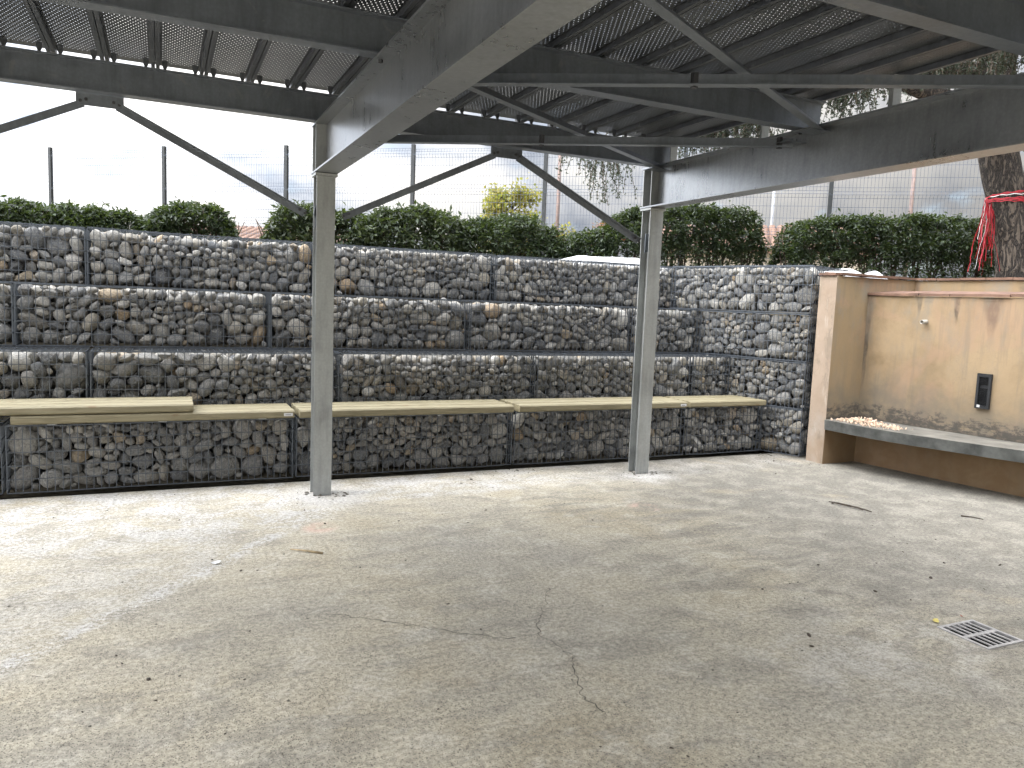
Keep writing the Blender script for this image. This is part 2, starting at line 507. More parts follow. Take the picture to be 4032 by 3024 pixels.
        col = t.mix(spl, col, (0.19, 0.155, 0.115))
        pale = t.step(t.noise(t.scale(uv, (4, 0.7, 1)), 3.0, 5.0, 0.7), 0.55, 0.68, 0.0, 0.5)
        col = t.mix(pale, col, (0.45, 0.39, 0.33))
    hair = t.step(t.m('ABSOLUTE', t.m('SUBTRACT', t.noise(uv, 1.9, 5.0, 0.6, 0.5), 0.5)), 0.0, 0.004, 0.35, 0.0)
    col = t.mix(hair, col, (0.2, 0.15, 0.1))
    t.put(bs.inputs['Base Color'], col)
    bs.inputs['Roughness'].default_value = 0.9
    t.put(bs.inputs['Normal'], t.bump(t.noise(uv, 45.0, 5.0, 0.7), 0.25, 0.004))
    return mt


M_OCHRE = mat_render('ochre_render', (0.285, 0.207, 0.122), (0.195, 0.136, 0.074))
M_OCHRE_PLAIN = mat_render('pale_render', (0.315, 0.243, 0.182), (0.25, 0.183, 0.126), False)
M_TILE = simple('terracotta', (0.15, 0.085, 0.058), 0.85, 0, 0.4, 7, 0.3)
M_SLAB = simple('weathered_slab', (0.085, 0.087, 0.08), 0.9, 0, 0.6, 5, 0.5, 50)
M_SLABTOP = simple('weathered_slab_top', (0.15, 0.14, 0.118), 0.9, 0, 0.45, 5, 0.5, 50)
M_BLACK = simple('black_plastic', (0.010, 0.011, 0.013), 0.65, 0, 0.3, 10)
M_PIT = simple('drain_pit', (0.018, 0.016, 0.014), 0.95, 0, 0.4, 14, 0.5)
M_GRATE = simple('grate_iron', (0.40, 0.39, 0.385), 0.55, 0.45, 0.22, 18, 0.3)
M_PVC = simple('pale_pvc', (0.36, 0.335, 0.29), 0.5, 0, 0.15, 14)
M_GEO = simple('white_geotextile', (0.66, 0.66, 0.67), 0.9, 0, 0.06, 6, 0.3, 30)
M_SOIL = simple('dark_soil', (0.045, 0.038, 0.03), 0.95, 0, 0.5, 9, 0.8, 30)
M_GROUND = simple('rough_ground', (0.17, 0.15, 0.11), 0.95, 0, 0.45, 1.2, 0.5, 12)
M_POSTM = simple('fence_post_paint', (0.030, 0.034, 0.036), 0.5, 0.1, 0.3, 6)
M_FWIRE = simple('fence_wire_coat', (0.09, 0.11, 0.15), 0.5, 0.1, 0.2, 6)
M_POLE = simple('rusty_pole', (0.22, 0.16, 0.14), 0.7, 0, 0.3, 4)
M_POLEG = simple('grey_pole', (0.35, 0.36, 0.38), 0.6, 0, 0.2, 4)
M_CREAM = simple('cream_wall', (0.60, 0.53, 0.43), 0.9, 0, 0.12, 2)
M_STICKER = simple('white_sticker', (0.68, 0.68, 0.68), 0.5, 0, 0.05, 30)
M_INK = simple('sticker_ink', (0.10, 0.10, 0.11), 0.6, 0, 0.1, 30)
M_TWIG = simple('dead_twig', (0.055, 0.042, 0.032), 0.9, 0, 0.4, 30)
M_DRYWOOD = simple('dry_stick', (0.36, 0.28, 0.17), 0.85, 0, 0.4, 20)
M_YLEAF = simple('yellow_leaf', (0.55, 0.46, 0.13), 0.7, 0, 0.3, 30)
M_RLEAF = simple('red_leaf', (0.25, 0.05, 0.025), 0.7, 0, 0.3, 30)
M_PLASTER = simple('plaster_crumbs', (0.62, 0.46, 0.34), 0.9, 0, 0.35, 25, 0.4)
M_TAPER = simple('red_tape', (0.33, 0.008, 0.018), 0.4, 0, 0.2, 10)
M_TAPEW = simple('white_tape', (0.75, 0.73, 0.72), 0.4, 0, 0.1, 10)
M_CRACK = simple('floor_crack', (0.055, 0.05, 0.042), 0.95, 0, 0.4, 30)  # dark tone of the thin crack ribbons


def mat_leaf(name, cols, rough=0.5, trans=0.16):
    mt, t, bs = new_mat(name)
    geo = t.node('ShaderNodeNewGeometry')
    n = len(cols)
    col = t.ramp(geo.outputs['Random Per Island'], [(i / (n - 1), c) for i, c in enumerate(cols)])
    t.put(bs.inputs['Base Color'], col)
    bs.inputs['Roughness'].default_value = rough
    tr = t.node('ShaderNodeBsdfTranslucent')
    t.put(tr.inputs[0], t.mix(0.5, col, (0.25, 0.35, 0.05)))
    mx = t.node('ShaderNodeMixShader'); mx.inputs[0].default_value = trans
    out = mt.node_tree.nodes['Material Output']
    t.put(mx.inputs[1], bs.outputs[0]); t.put(mx.inputs[2], tr.outputs[0])
    t.put(out.inputs[0], mx.outputs[0])
    return mt


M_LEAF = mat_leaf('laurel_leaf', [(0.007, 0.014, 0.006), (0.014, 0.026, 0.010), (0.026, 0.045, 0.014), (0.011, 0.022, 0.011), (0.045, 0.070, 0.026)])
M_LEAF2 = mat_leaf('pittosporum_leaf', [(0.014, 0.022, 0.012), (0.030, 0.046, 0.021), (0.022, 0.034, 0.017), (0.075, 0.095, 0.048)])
M_CEDAR = mat_leaf('cedar_needles', [(0.022, 0.032, 0.022), (0.045, 0.060, 0.042), (0.085, 0.10, 0.082), (0.035, 0.042, 0.026)], 0.6, 0.1)
M_YEL = mat_leaf('autumn_yellow_leaf', [(0.27, 0.22, 0.03), (0.34, 0.28, 0.045), (0.19, 0.20, 0.04), (0.40, 0.32, 0.07)], 0.6, 0.4)
M_RED = mat_leaf('autumn_red_leaf', [(0.30, 0.06, 0.05), (0.40, 0.09, 0.07), (0.22, 0.08, 0.04)], 0.6, 0.35)


def mat_bark():
    mt, t, bs = new_mat('cedar_bark')
    co = coords(t)
    p = t.scale(co, (1, 1, 0.38))
    cr = t.m('ABSOLUTE', t.m('SUBTRACT', t.noise(t.scale(co, (1, 1, 0.30)), 17.0, 4.0, 0.65, 0.5), 0.5))
    n = t.noise(p, 30.0, 6.0, 0.7)
    f = t.m('MULTIPLY', t.step(cr, 0.0, 0.11), t.m('MULTIPLY_ADD', n, 0.9, 0.35))
    t.put(bs.inputs['Base Color'], t.ramp(f, [(0.0, (0.014, 0.011, 0.009)), (0.4, (0.052, 0.040, 0.031)), (0.9, (0.115, 0.092, 0.072))]))
    bs.inputs['Roughness'].default_value = 0.95
    t.put(bs.inputs['Normal'], t.bump(f, 1.0, 0.03))
    return mt


M_BARK = mat_bark()
M_STEM = simple('shrub_stem', (0.085, 0.062, 0.045), 0.9, 0, 0.4, 20)

# ------------------------------------------------------------------ setting: ground, floor slab
DX0, DX1, DY0, DY1 = 3.545, 3.815, 2.185, 2.455       # drain opening

mb = MB()
xs = [-14, DX0, DX1, 9.5]; ys = [-14, DY0, DY1, 6.385]
for i in range(3):
    for j in range(3):
        if i == 1 and j == 1: continue
        mb.add([(xs[i], ys[j], 0), (xs[i + 1], ys[j], 0), (xs[i + 1], ys[j + 1], 0), (xs[i], ys[j + 1], 0)], [(0, 1, 2, 3)])
mb.add([(-14, 6.385, 0), (9.5, 6.385, 0), (9.5, 6.385, -0.16), (-14, 6.385, -0.16)], [(0, 1, 2, 3)])
floor = mb.build('concrete_floor', M_FLOOR)
tag(floor, kind='structure')

# terrain: the lower yard, the retained bank and the land beyond as one sheet
gx = [-600, -120, -40, -16, -8, 0, 4, 7.7, 7.95, 9, 12, 16, 30, 120, 600]
gy = [-600, -120, -40, -14, -3, 3, 6, 8.25, 8.5, 9.5, 12, 16, 22, 40, 120, 700]
def ground_z(x, y):
    if y < 8.4 and x < 7.8: return -0.12
    d = max(0.0, y - 8.4, 0.0)
    return 1.97 + min(0.33, 0.035 * max(d, (x - 7.8) if x > 7.8 else 0))
mb = MB()
vs = [(x, y, ground_z(x, y)) for y in gy for x in gx]
nx = len(gx)
mb.add(vs, [(j * nx + i, j * nx + i + 1, (j + 1) * nx + i + 1, (j + 1) * nx + i) for j in range(len(gy) - 1) for i in range(nx - 1)])
tag(mb.build('ground', M_GROUND), kind='structure')

mb = MB()
mb.box(-14, 9.5, 6.388, 6.62, -0.11, -0.045)
tag(mb.build('soil_strip', M_SOIL), kind='structure')

def ribbon(pts, wid, z=0.004):
    m_ = MB(); L = []; R_ = []
    for i, p in enumerate(pts):
        a = pts[max(i - 1, 0)]; b = pts[min(i + 1, len(pts) - 1)]
        d = Vector((b[0] - a[0], b[1] - a[1], 0)).normalized(); n = Vector((-d.y, d.x, 0))
        ww = wid * rng.uniform(0.35, 1.3) * (0.4 if i in (0, len(pts) - 1) else 1)
        L.append((p[0] + n.x * ww, p[1] + n.y * ww, z)); R_.append((p[0] - n.x * ww, p[1] - n.y * ww, z))
    k = len(pts)
    m_.add(L + R_, [(i, i + 1, k + i + 1, k + i) for i in range(k - 1)])
    return m_

def jag(key, amp, step=0.03):
    out = []
    for (a, b) in zip(key[:-1], key[1:]):
        L = math.hypot(b[0] - a[0], b[1] - a[1]); n = max(2, int(L / step))
        for i in range(n):
            t_ = i / n
            out.append((a[0] + (b[0] - a[0]) * t_ + rng.uniform(-amp, amp), a[1] + (b[1] - a[1]) * t_ + rng.uniform(-amp, amp)))
    out.append(key[-1])
    return out

for key in ([(1.92, 3.57), (1.71, 3.25), (1.63, 3.14), (1.60, 3.06), (1.64, 2.8), (1.51, 2.5), (1.52, 2.32)],
            [(0.72, 3.62), (1.09, 3.33), (1.27, 3.18), (1.45, 3.06), (1.60, 3.06)]):
    ribbon(jag(key, 0.012, 0.022), 0.0019).build('crack', M_CRACK, floor)

# ------------------------------------------------------------------ gabions
def stone_mesh(idx, subdiv):
    r = random.Random(100 + idx)
    bm = bmesh.new()
    bmesh.ops.create_icosphere(bm, subdivisions=subdiv, radius=1.0)
    off = Vector((r.uniform(-50, 50), r.uniform(-50, 50), r.uniform(-50, 50)))
    e = r.uniform(0.78, 1.0)
    cuts = []
    if idx % 5 in (0, 2, 4):
        for _ in range(r.randint(5, 9)):
            cuts.append((Vector((r.gauss(0, 1), r.gauss(0, 1), r.gauss(0, 1))).normalized(), r.uniform(0.58, 0.84)))
    elif idx % 5 in (1, 3):
        cuts.append((Vector((r.gauss(0, 1), r.gauss(0, 1), r.gauss(0, 1))).normalized(), r.uniform(0.7, 0.85)))
    for v in bm.verts:
        p = v.co.copy()
        q = Vector([math.copysign(abs(c) ** e, c) for c in p])
        k = 1 + 0.17 * mnoise.noise(p * 0.9 + off) + 0.06 * mnoise.noise(p * 2.4 + off)
        q = q * k
        for n, d in cuts:
            s = q.dot(n)
            if s > d: q = q - n * (s - d) * 0.97
        v.co = q
    # keep the half extents at about one
    ext = [max(abs(v.co[i]) for v in bm.verts) for i in range(3)]
    for v in bm.verts:
        v.co = Vector((v.co.x / ext[0], v.co.y / ext[1], v.co.z / ext[2]))
    me = bpy.data.meshes.new('stone')
    bm.to_mesh(me); bm.free()
    me.materials.append(M_STONE)
    me.polygons.foreach_set('use_smooth', [True] * len(me.polygons))
    return me

STONES = [stone_mesh(i, 3) for i in range(36)]
LOW = []
for i in range(10):
    me = stone_mesh(200 + i, 2)
    LOW.append((np.array([v.co for v in me.vertices]), [tuple(p.vertices) for p in me.polygons]))
    bpy.data.meshes.remove(me)


def pack(W, H, seed):
    """tight packing of ellipses in a W x H face, by exhaustive placement on a raster"""
    r = np.random.RandomState(seed)
    res = 0.0085
    gw, gh = int(W / res), int(H / res)
    pad = 14
    PW, PH = gw + 2 * pad, gh + 2 * pad
    occ = np.ones((PH, PW), np.float32)
    occ[pad:pad + gh, pad:pad + gw] = 0
    occ[pad + gh:, :] = 0.55
    sizes = []
    for _ in range(int(W * H * 62)):
        a = min(0.125, max(0.048, r.lognormal(math.log(0.066), 0.27))); sizes.append((a, a * r.uniform(0.45, 0.92)))
    sizes.sort(key=lambda s: -s[0] * s[1] * r.uniform(0.35, 2.2))
    for _ in range(int(W * H * 45)):
        a = r.uniform(0.034, 0.055); sizes.append((a, a * r.uniform(0.6, 0.95)))
    for _ in range(int(W * H * 26)):
        a = r.uniform(0.022, 0.034); sizes.append((a, a * r.uniform(0.6, 0.95)))
    out = []
    for n, (a, b) in enumerate(sizes):
        th = r.normal(0, 0.55) if r.rand() < 0.62 else r.uniform(0, PI)
        k = int(max(a, b) * 1.25 / res) + 2
        yy, xx = np.mgrid[-k:k + 1, -k:k + 1] * res
        u = xx * math.cos(th) + yy * math.sin(th); v = -xx * math.sin(th) + yy * math.cos(th)
        q = (u / a) ** 2 + (v / b) ** 2
        mask = (q <= 1).astype(np.float32)
        gro = 0.012
        ring = (((u / (a + gro)) ** 2 + (v / (b + gro)) ** 2 <= 1) & (q > 1)).astype(np.float32)
        fo = np.fft.rfft2(occ)
        def corr(m_):
            kern = np.zeros((PH, PW), np.float32)
            kern[:2 * k + 1, :2 * k + 1] = m_
            kern = np.roll(kern, (-k, -k), (0, 1))
            return np.fft.irfft2(fo * np.conj(np.fft.rfft2(kern)), s=(PH, PW))
        ov = corr(mask) / mask.sum(); ct = corr(ring) / ring.sum()
        small = a < 0.034
        lim = 0.13 if not small else 0.2
        sc_ = ct - 2.5 * ov + r.rand(PH, PW) * (3.0 if n < 8 * W else 0.35)
        sc_[ov > lim] = -9
        sc_[:pad] = -9; sc_[pad + gh:] = -9; sc_[:, :pad] = -9; sc_[:, pad + gw:] = -9
        i = int(np.argmax(sc_)); py, px = divmod(i, PW)
        if sc_[py, px] <= -8: continue
        ys_, xs_ = slice(py - k, py + k + 1), slice(px - k, px + k + 1)
        y0, x0 = max(0, k - py), max(0, k - px)
        sub = occ[max(0, py - k):py + k + 1, max(0, px - k):px + k + 1]
        mm = mask[y0:y0 + sub.shape[0], x0:x0 + sub.shape[1]]
        np.maximum(sub, mm, out=sub)
        out.append(((px - pad + 0.5) * res, (py - pad + 0.5) * res, a, b, th))
    return out


def gabion(label, x, y, z, L, H, depth, rz, seed, group, top=True, left_open=True, right_open=True):
    t = thing('gabion_basket', label, 'gabion', (x, y, z), rz, group)
    r = random.Random(seed)
    for (u, v, a, b, th) in pack(L - 0.03, H - 0.02, seed):
        c = min(0.095, 0.5 * (a + b) * r.uniform(0.75, 1.05))
        o = bpy.data.objects.new('stone', STONES[r.randrange(len(STONES))])
        C.objects.link(o)
        o.parent = t
        small = a < 0.034
        o.location = (u + 0.015, c * 0.96 + 0.007 + (r.uniform(0.0, 0.035) if not small else r.uniform(0.0, 0.06)), v + 0.01)
        o.scale = (a * 1.01, c, b * 1.01)
        o.rotation_euler = (r.uniform(-0.22, 0.22), -th, r.uniform(-0.22, 0.22))
    # stones behind and on top
    vs, fs, mi = [], [], []
    nb = 0
    def low(px, py, pz, ra):
        nonlocal nb
        V, F = LOW[r.randrange(len(LOW))]
        R = np.array(Euler((r.uniform(0, 6), r.uniform(0, 6), r.uniform(0, 6))).to_matrix())
        S = np.array([ra, ra * r.uniform(0.6, 0.95), ra * r.uniform(0.6, 0.9)])
        q = (V * S) @ R.T + np.array([px, py, pz])
        vs.extend(map(tuple, q)); fs.extend([tuple(i + nb for i in f) for f in F]); nb += len(V)
        mi.extend([0] * len(F))
    n1 = int(L / 0.085); n2 = max(3, int(H / 0.085))
    for i in range(n1):
        for j in range(n2):
            low((i + 0.5 + r.uniform(-.3, .3)) * L / n1 * 0.97 + 0.015 * L, 0.205 + r.uniform(-0.02, 0.02), min(max((j + 0.5 + r.uniform(-.3, .3)) * H / n2, 0.05), H - 0.06), r.uniform(0.05, 0.07))
    if top:
        for i in range(n1):
            for yy in (0.13, 0.21, 0.30, 0.40):
                if yy < depth - 0.05:
                    ra = r.uniform(0.035, 0.07)
                    low((i + 0.5 + r.uniform(-.3, .3)) * L / n1 * 0.96 + 0.02 * L, yy + r.uniform(-.02, .02), H - 0.012 - ra * 0.8 - r.uniform(0, .02), ra)
    b = len(vs)
    m_ = MB(); m_.box(0.02, L - 0.02, 0.26, depth - 0.02, 0.01, H - 0.08)  # dark backing box, its colour standing in for deep shade in the gaps
    vs += m_.v; fs += [tuple(i + b for i in f) for f in m_.f]; mi += [1] * len(m_.f)
    me = bpy.data.meshes.new('stone_fill')
    me.from_pydata(vs, [], fs)
    me.materials.append(M_STONE); me.materials.append(M_GAPSHADE)
    me.polygons.foreach_set('material_index', mi)
    me.polygons.foreach_set('use_smooth', [k_ == 0 for k_ in mi])
    tag(link('stone_fill', me, t), kind='stuff')
    # welded mesh
    wb = MB(); wr = 0.0040
    nv = int(round(L / 0.05)); nh = int(round(H / 0.1))
    for i in range(nv + 1):
        xx = L * i / nv
        e = 0.0012 if i in (0, nv) else 0
        wb.wire([(xx + r.uniform(-.003, .003), -0.004 - r.uniform(0, .004), H * k / 3) for k in range(4)], wr + e)
        if top: wb.wire([(xx, 0.0, H + r.uniform(0, .004)), (xx, depth * 0.5, H + r.uniform(-.004, .008)), (xx, depth, H)], wr)
    for j in range(nh + 1):
        zz = H * j / nh
        e = 0.0014 if j in (0, nh) else 0
        wb.wire([(L * k / 6, -0.010 - r.uniform(0, .003), zz + r.uniform(-.003, .003)) for k in range(7)], wr + e)
    if top:
        for j in range(int(depth / 0.1) + 1):
            wb.wire([(L * k / 4, 0.1 * j, H + 0.006 + r.uniform(-.002, .006)) for k in range(5)], wr)
        # spiral binder along the front edge
        n = int(L / 0.022)
        wb.wire([(L * k / n, -0.006 + 0.008 * math.cos(k * PI / 2), H + 0.004 + 0.008 * math.sin(k * PI / 2)) for k in range(n + 1)], 0.0016, 3)
    for xx in (0.0, L):
        for j in range(nh + 1):
            wb.wire([(xx, 0, H * j / nh), (xx, depth, H * j / nh)], wr)
        for yy in [0.05 * k for k in range(1, int(min(depth, 0.4) / 0.05))]:
            wb.wire([(xx, yy, 0), (xx, yy, H)], wr)
    tag(wb.build('wire_mesh', M_WIRE, t), kind='stuff')
    return t


G = 'stone filled gabion baskets of the stepped wall'
TIERS = [
    (6.47, 0.025, 0.495, 0.5, [(-3.06, -1.06, 'bottom tier gabion cut off by the left edge of the picture'),
                              (-1.03, 0.99, 'bottom tier gabion left of the first column, under the doubled bench planks'),
                              (1.02, 3.00, 'bottom tier gabion passing behind the foot of the first column'),
                              (3.03, 5.00, 'bottom tier gabion behind the foot of the second column'),
                              (5.04, 6.04, 'short bottom tier gabion under the rightmost bench module, in the corner')]),
    (6.93, 0.525, 0.505, 0.5, [(-2.56, -0.55, 'second tier gabion at the left edge, above the doubled bench planks'),
                              (-0.52, 1.46, 'second tier gabion directly above the bench, partly behind the first column'),
                              (1.49, 3.45, 'second tier gabion midway between the two columns, above the bench'),
                              (3.48, 5.43, 'second tier gabion passing behind the second column, above the bench'),
                              (5.46, 5.95, 'narrow second tier gabion in the corner above the bench end')]),
    (7.33, 1.05, 0.50, 0.5, [(-3.07, -1.10, 'sliver of third tier gabion at the left picture edge'),
                            (-1.08, 0.90, 'third tier gabion wholly left of the first column'),
                            (0.92, 2.87, 'third tier gabion beginning left of the first column and passing behind it'),
                            (2.89, 4.85, 'third tier gabion between the columns, ending behind the second'),
                            (4.88, 5.80, 'third tier gabion right of the second column, next to the corner')]),
    (7.80, 1.56, 0.50, 0.55, [(-2.62, -0.61, 'top tier gabion at the left edge below the low clipped hedge'),
                             (-0.59, 1.38, 'top tier gabion left of and behind the first column, under the hedge gap'),
                             (1.40, 3.34, 'top tier gabion right of the first column, below the loose pittosporum shrub'),
                             (3.36, 5.30, 'top tier gabion left of the second column, below the yellow autumn tree'),
                             (5.33, 5.90, 'small top tier gabion between second column and end stack')]),
]
seed = 11
for (Y, z, H, dep, row) in TIERS:
    for (x0, x1, lab) in row:
        seed += 1
        gabion(lab, x0, Y, z, x1 - x0, H, dep, 0, seed, G)
# the end stack, turned towards the yard
th = math.atan2(-0.94, 0.342)
for k, (z, lab, far) in enumerate([(0.025, 'lowest gabion of the end stack, beside the ochre pillar foot', 1.2), (0.535, 'second gabion up in the end stack next to the pillar', 1.45),
                         (1.05, 'third gabion up in the end stack, left of the pillar', 1.65), (1.565, 'topmost gabion of the end stack, level with the pillar coping', 1.74)]):
    L = far
    x0, y0 = 6.255 - 0.342 * (L + 0.02), 6.055 + 0.94 * (L + 0.02)
    gabion(lab, x0, y0, z, L, 0.495, 0.95, th, 70 + k, 'gabion baskets of the end stack')

# ------------------------------------------------------------------ bench modules
def bench(label, x0, x1, y0, z0, th_, sticker=False, group='pine bench modules on the gabions'):
    t = thing('bench_module', label, 'bench', (x0, y0, z0), 0, group)
    L = x1 - x0
    wd = 0.143
    for k in range(3):
        m_ = MB(); m_.cbox(0, L + rng.uniform(-.006, .002), k * (wd + 0.024), k * (wd + 0.024) + wd, 0, th_, 0.011)
        m_.build('plank', M_WOOD, t, (0, 0, rng.uniform(-.002, .002)))
    for xx in (0.25, L * 0.5, L - 0.25):
        m_ = MB(); m_.box(xx - 0.03, xx + 0.03, 0.05, 0.44, -0.012, -0.0025)
        m_.build('cross_batten', M_STEEL, t)
    if sticker:
        m_ = MB(); m_.box(L - 0.088, L - 0.018, -0.0035, -0.0025 + 0.002, 0.018, 0.042)
        s = m_.build('sticker', M_STICKER, t)
        m_ = MB()
        for k in range(7):
            m_.box(L - 0.076 + k * 0.0065, L - 0.0715 + k * 0.0065, -0.0052, -0.0042, 0.026, 0.032)
        tag(m_.build('printed_line', M_INK, s), kind='stuff')
    return t

BZ = 0.535
bench('lower bench module at left, half covered by a spare one, white sticker on its end', -0.99, 0.995, 6.40, BZ, 0.062, True)
bench('spare bench module lying on top of the leftmost bench, cut by picture edge', -1.9, 0.225, 6.405, BZ + 0.068, 0.062)
bench('long pine bench module passing behind the first column', 1.035, 2.98, 6.395, BZ, 0.064)
bench('long pine bench module passing behind the second column, sticker on right end', 3.04, 4.97, 6.39, BZ, 0.064, True)
bench('short pine bench module at the right end, touching the end stack', 5.015, 6.04, 6.40, BZ, 0.060)

# ------------------------------------------------------------------ steel canopy
can = thing('steel_canopy', 'galvanised steel canopy of beams, braces and perforated deck on slim columns', 'canopy', (1.127, 5.95, 0))
OX, OY = 1.127, 5.95
def P(x, y, z): return (x - OX, y - OY, z)
COLX = [-1.846, 1.127, 4.10]
RT, RB, RH = 2.815, 2.455, 0.36
def hexbolt(cx, cy, cz, r_, l_, parent, axis='y'):
    m_ = MB()
    a = (cx, cy - l_, cz); b = (cx, cy, cz)
    if axis == 'z': a, b = (cx, cy, cz - l_), (cx, cy, cz)
    m_.wire([a, b], r_, 6)
    return m_.build('bolt', M_BOLT, parent)

PUR = [5.90, 4.15, 2.42, 0.68, -0.90]
for ci, cx in enumerate(COLX):
    m_ = MB(); m_.ibeam(P(cx, 5.955, -0.004), P(cx, 5.955, 2.432), 0.136, 0.138, 0.007, 0.0095, up=(0, 1, 0))
    col = m_.build('column', M_STEEL, can)
    m_ = MB(); m_.box(cx - OX - 0.082, cx - OX + 0.082, 5.955 - OY - 0.085, 5.955 - OY + 0.085, 2.434, 2.452)
    m_.build('cap_plate', M_STEEL, col)
    # rafter with end stiffeners
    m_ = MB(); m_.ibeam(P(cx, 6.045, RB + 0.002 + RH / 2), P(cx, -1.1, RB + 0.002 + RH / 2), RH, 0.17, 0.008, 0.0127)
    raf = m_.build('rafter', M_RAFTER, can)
    for yy in (6.012, 5.888):
        m_ = MB()
        for s in (-1, 1):
            xa, xb = sorted((cx - OX + s * 0.0042, cx - OX + s * 0.080))
            m_.box(xa, xb, yy - OY - 0.005, yy - OY + 0.005, RB + 0.0155, RT - 0.0115)
        tag(m_.build('stiffener_plates', M_STEEL, raf), kind='stuff')
    for py in PUR[:3]:
        for s in (-1, 1):
            hexbolt(cx - OX + s * 0.055, py - OY, RT - 0.0105, 0.013, 0.016, raf, 'z')
    # rafter foot on a rear column, behind the camera
    if True:
        m_ = MB(); m_.ibeam(P(cx, -0.95, -0.004), P(cx, -0.95, RB), 0.136, 0.138, 0.007, 0.0095, up=(0, 1, 0))
        m_.build('column', M_STEEL, can)

PT = 3.015
for k, py in enumerate(PUR):
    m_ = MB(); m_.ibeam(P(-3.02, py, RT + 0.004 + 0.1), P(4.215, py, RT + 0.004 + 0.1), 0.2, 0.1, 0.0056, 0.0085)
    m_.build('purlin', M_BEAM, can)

# gusset plates under the eave purlin and knee braces down to the columns
for a, b in zip(COLX[:-1], COLX[1:]):
    mid = (a + b) / 2
    m_ = MB(); pr = [(-0.142, 0), (0.142, 0), (0.142, -0.055), (0.128, -0.078), (-0.128, -0.078), (-0.142, -0.055)]
    g = m_.prism([(-q[0], q[1]) for q in pr], P(mid, 5.945, RT + 0.003), P(mid, 5.957, RT + 0.003), (0, 0, 1)).build('gusset_plate', M_BEAM, can)
    for sx in (-0.115, -0.082, 0.082, 0.115):
        hexbolt(mid - OX + sx, 5.945 - OY, RT - 0.050 + (0.012 if abs(sx) < 0.1 else 0), 0.011, 0.012, g)
    for s, cx in ((-1, a), (1, b)):
        m_ = MB()
        p0 = P(mid + s * 0.10, 5.958, RT - 0.060); p1 = P(cx - s * 0.145, 5.958, 2.15)
        m_.prism([(0, -0.025), (0.005, -0.025), (0.005, 0.02), (0.05, 0.02), (0.05, 0.025), (0, 0.025)], p0, p1, (0, 0, 1))
        m_.build('knee_brace', M_BEAM, can)
        pr = [(0.0, 0.105), (-0.055, 0.100), (-0.135, 0.10), (-0.150, 0.03), (-0.055, -0.055), (0.0, -0.065)]
        xx = cx - s * 0.068
        m_ = MB()
        g = m_.prism([((-q[0]) * s, q[1]) if s < 0 else (-q[0] * s, q[1]) for q in pr], P(xx, 5.945, 2.12), P(xx, 5.957, 2.12), (0, 0, 1)).build('column_gusset', M_BEAM, can)
        for q in ((-0.075, 0.035), (-0.115, 0.058)):
            hexbolt(xx - OX + q[0] * s, 5.945 - OY, 2.12 + q[1], 0.011, 0.012, g)

# wind bracing: crossed angles between the rafters
BR = [((1.20, 4.06), (4.03, 5.80), 2.775, 0), ((1.20, 5.99), (4.03, 4.20), 2.735, 1), ((1.20, 4.20), (4.03, 2.46), 2.735, 1), ((1.20, 2.43), (4.03, 3.99), 2.775, 0)]
for (a, b, z, kind) in BR:
    m_ = MB()
    if kind:
        m_.prism([(0, 0), (0.06, 0), (0.06, 0.006), (0.006, 0.006), (0.006, 0.066), (0, 0.066)], P(a[0], a[1], z - 0.035), P(b[0], b[1], z - 0.035), (0, 0, 1))
    else:
        m_.prism([(0, 0), (0.055, 0), (0.055, 0.006), (0.006, 0.006), (0.006, 0.055), (0, 0.055)], P(a[0], a[1], z), P(b[0], b[1], z), (0, 0, 1))
    br = m_.build('wind_brace', M_BEAM, can)
    if kind:
        for f_ in (0.47, 0.97):
            x = a[0] + (b[0] - a[0]) * f_; y = a[1] + (b[1] - a[1]) * f_
            m_ = MB()
            m_.box(x - OX - 0.014, x - OX + 0.014, y - OY - 0.030, y - OY - 0.002, z - 0.042, z + 0.036)
            m_.build('bolt_clip', M_BOLT, br)
    bx, by = b
    m_ = MB(); m_.box(bx - OX - 0.11, bx - OX + 0.06, by - OY - 0.07, by - OY + 0.07, z - 0.0025, z + 0.0035 - 0.006 - 0.002)
    m_.build('brace_plate', M_BEAM, br)

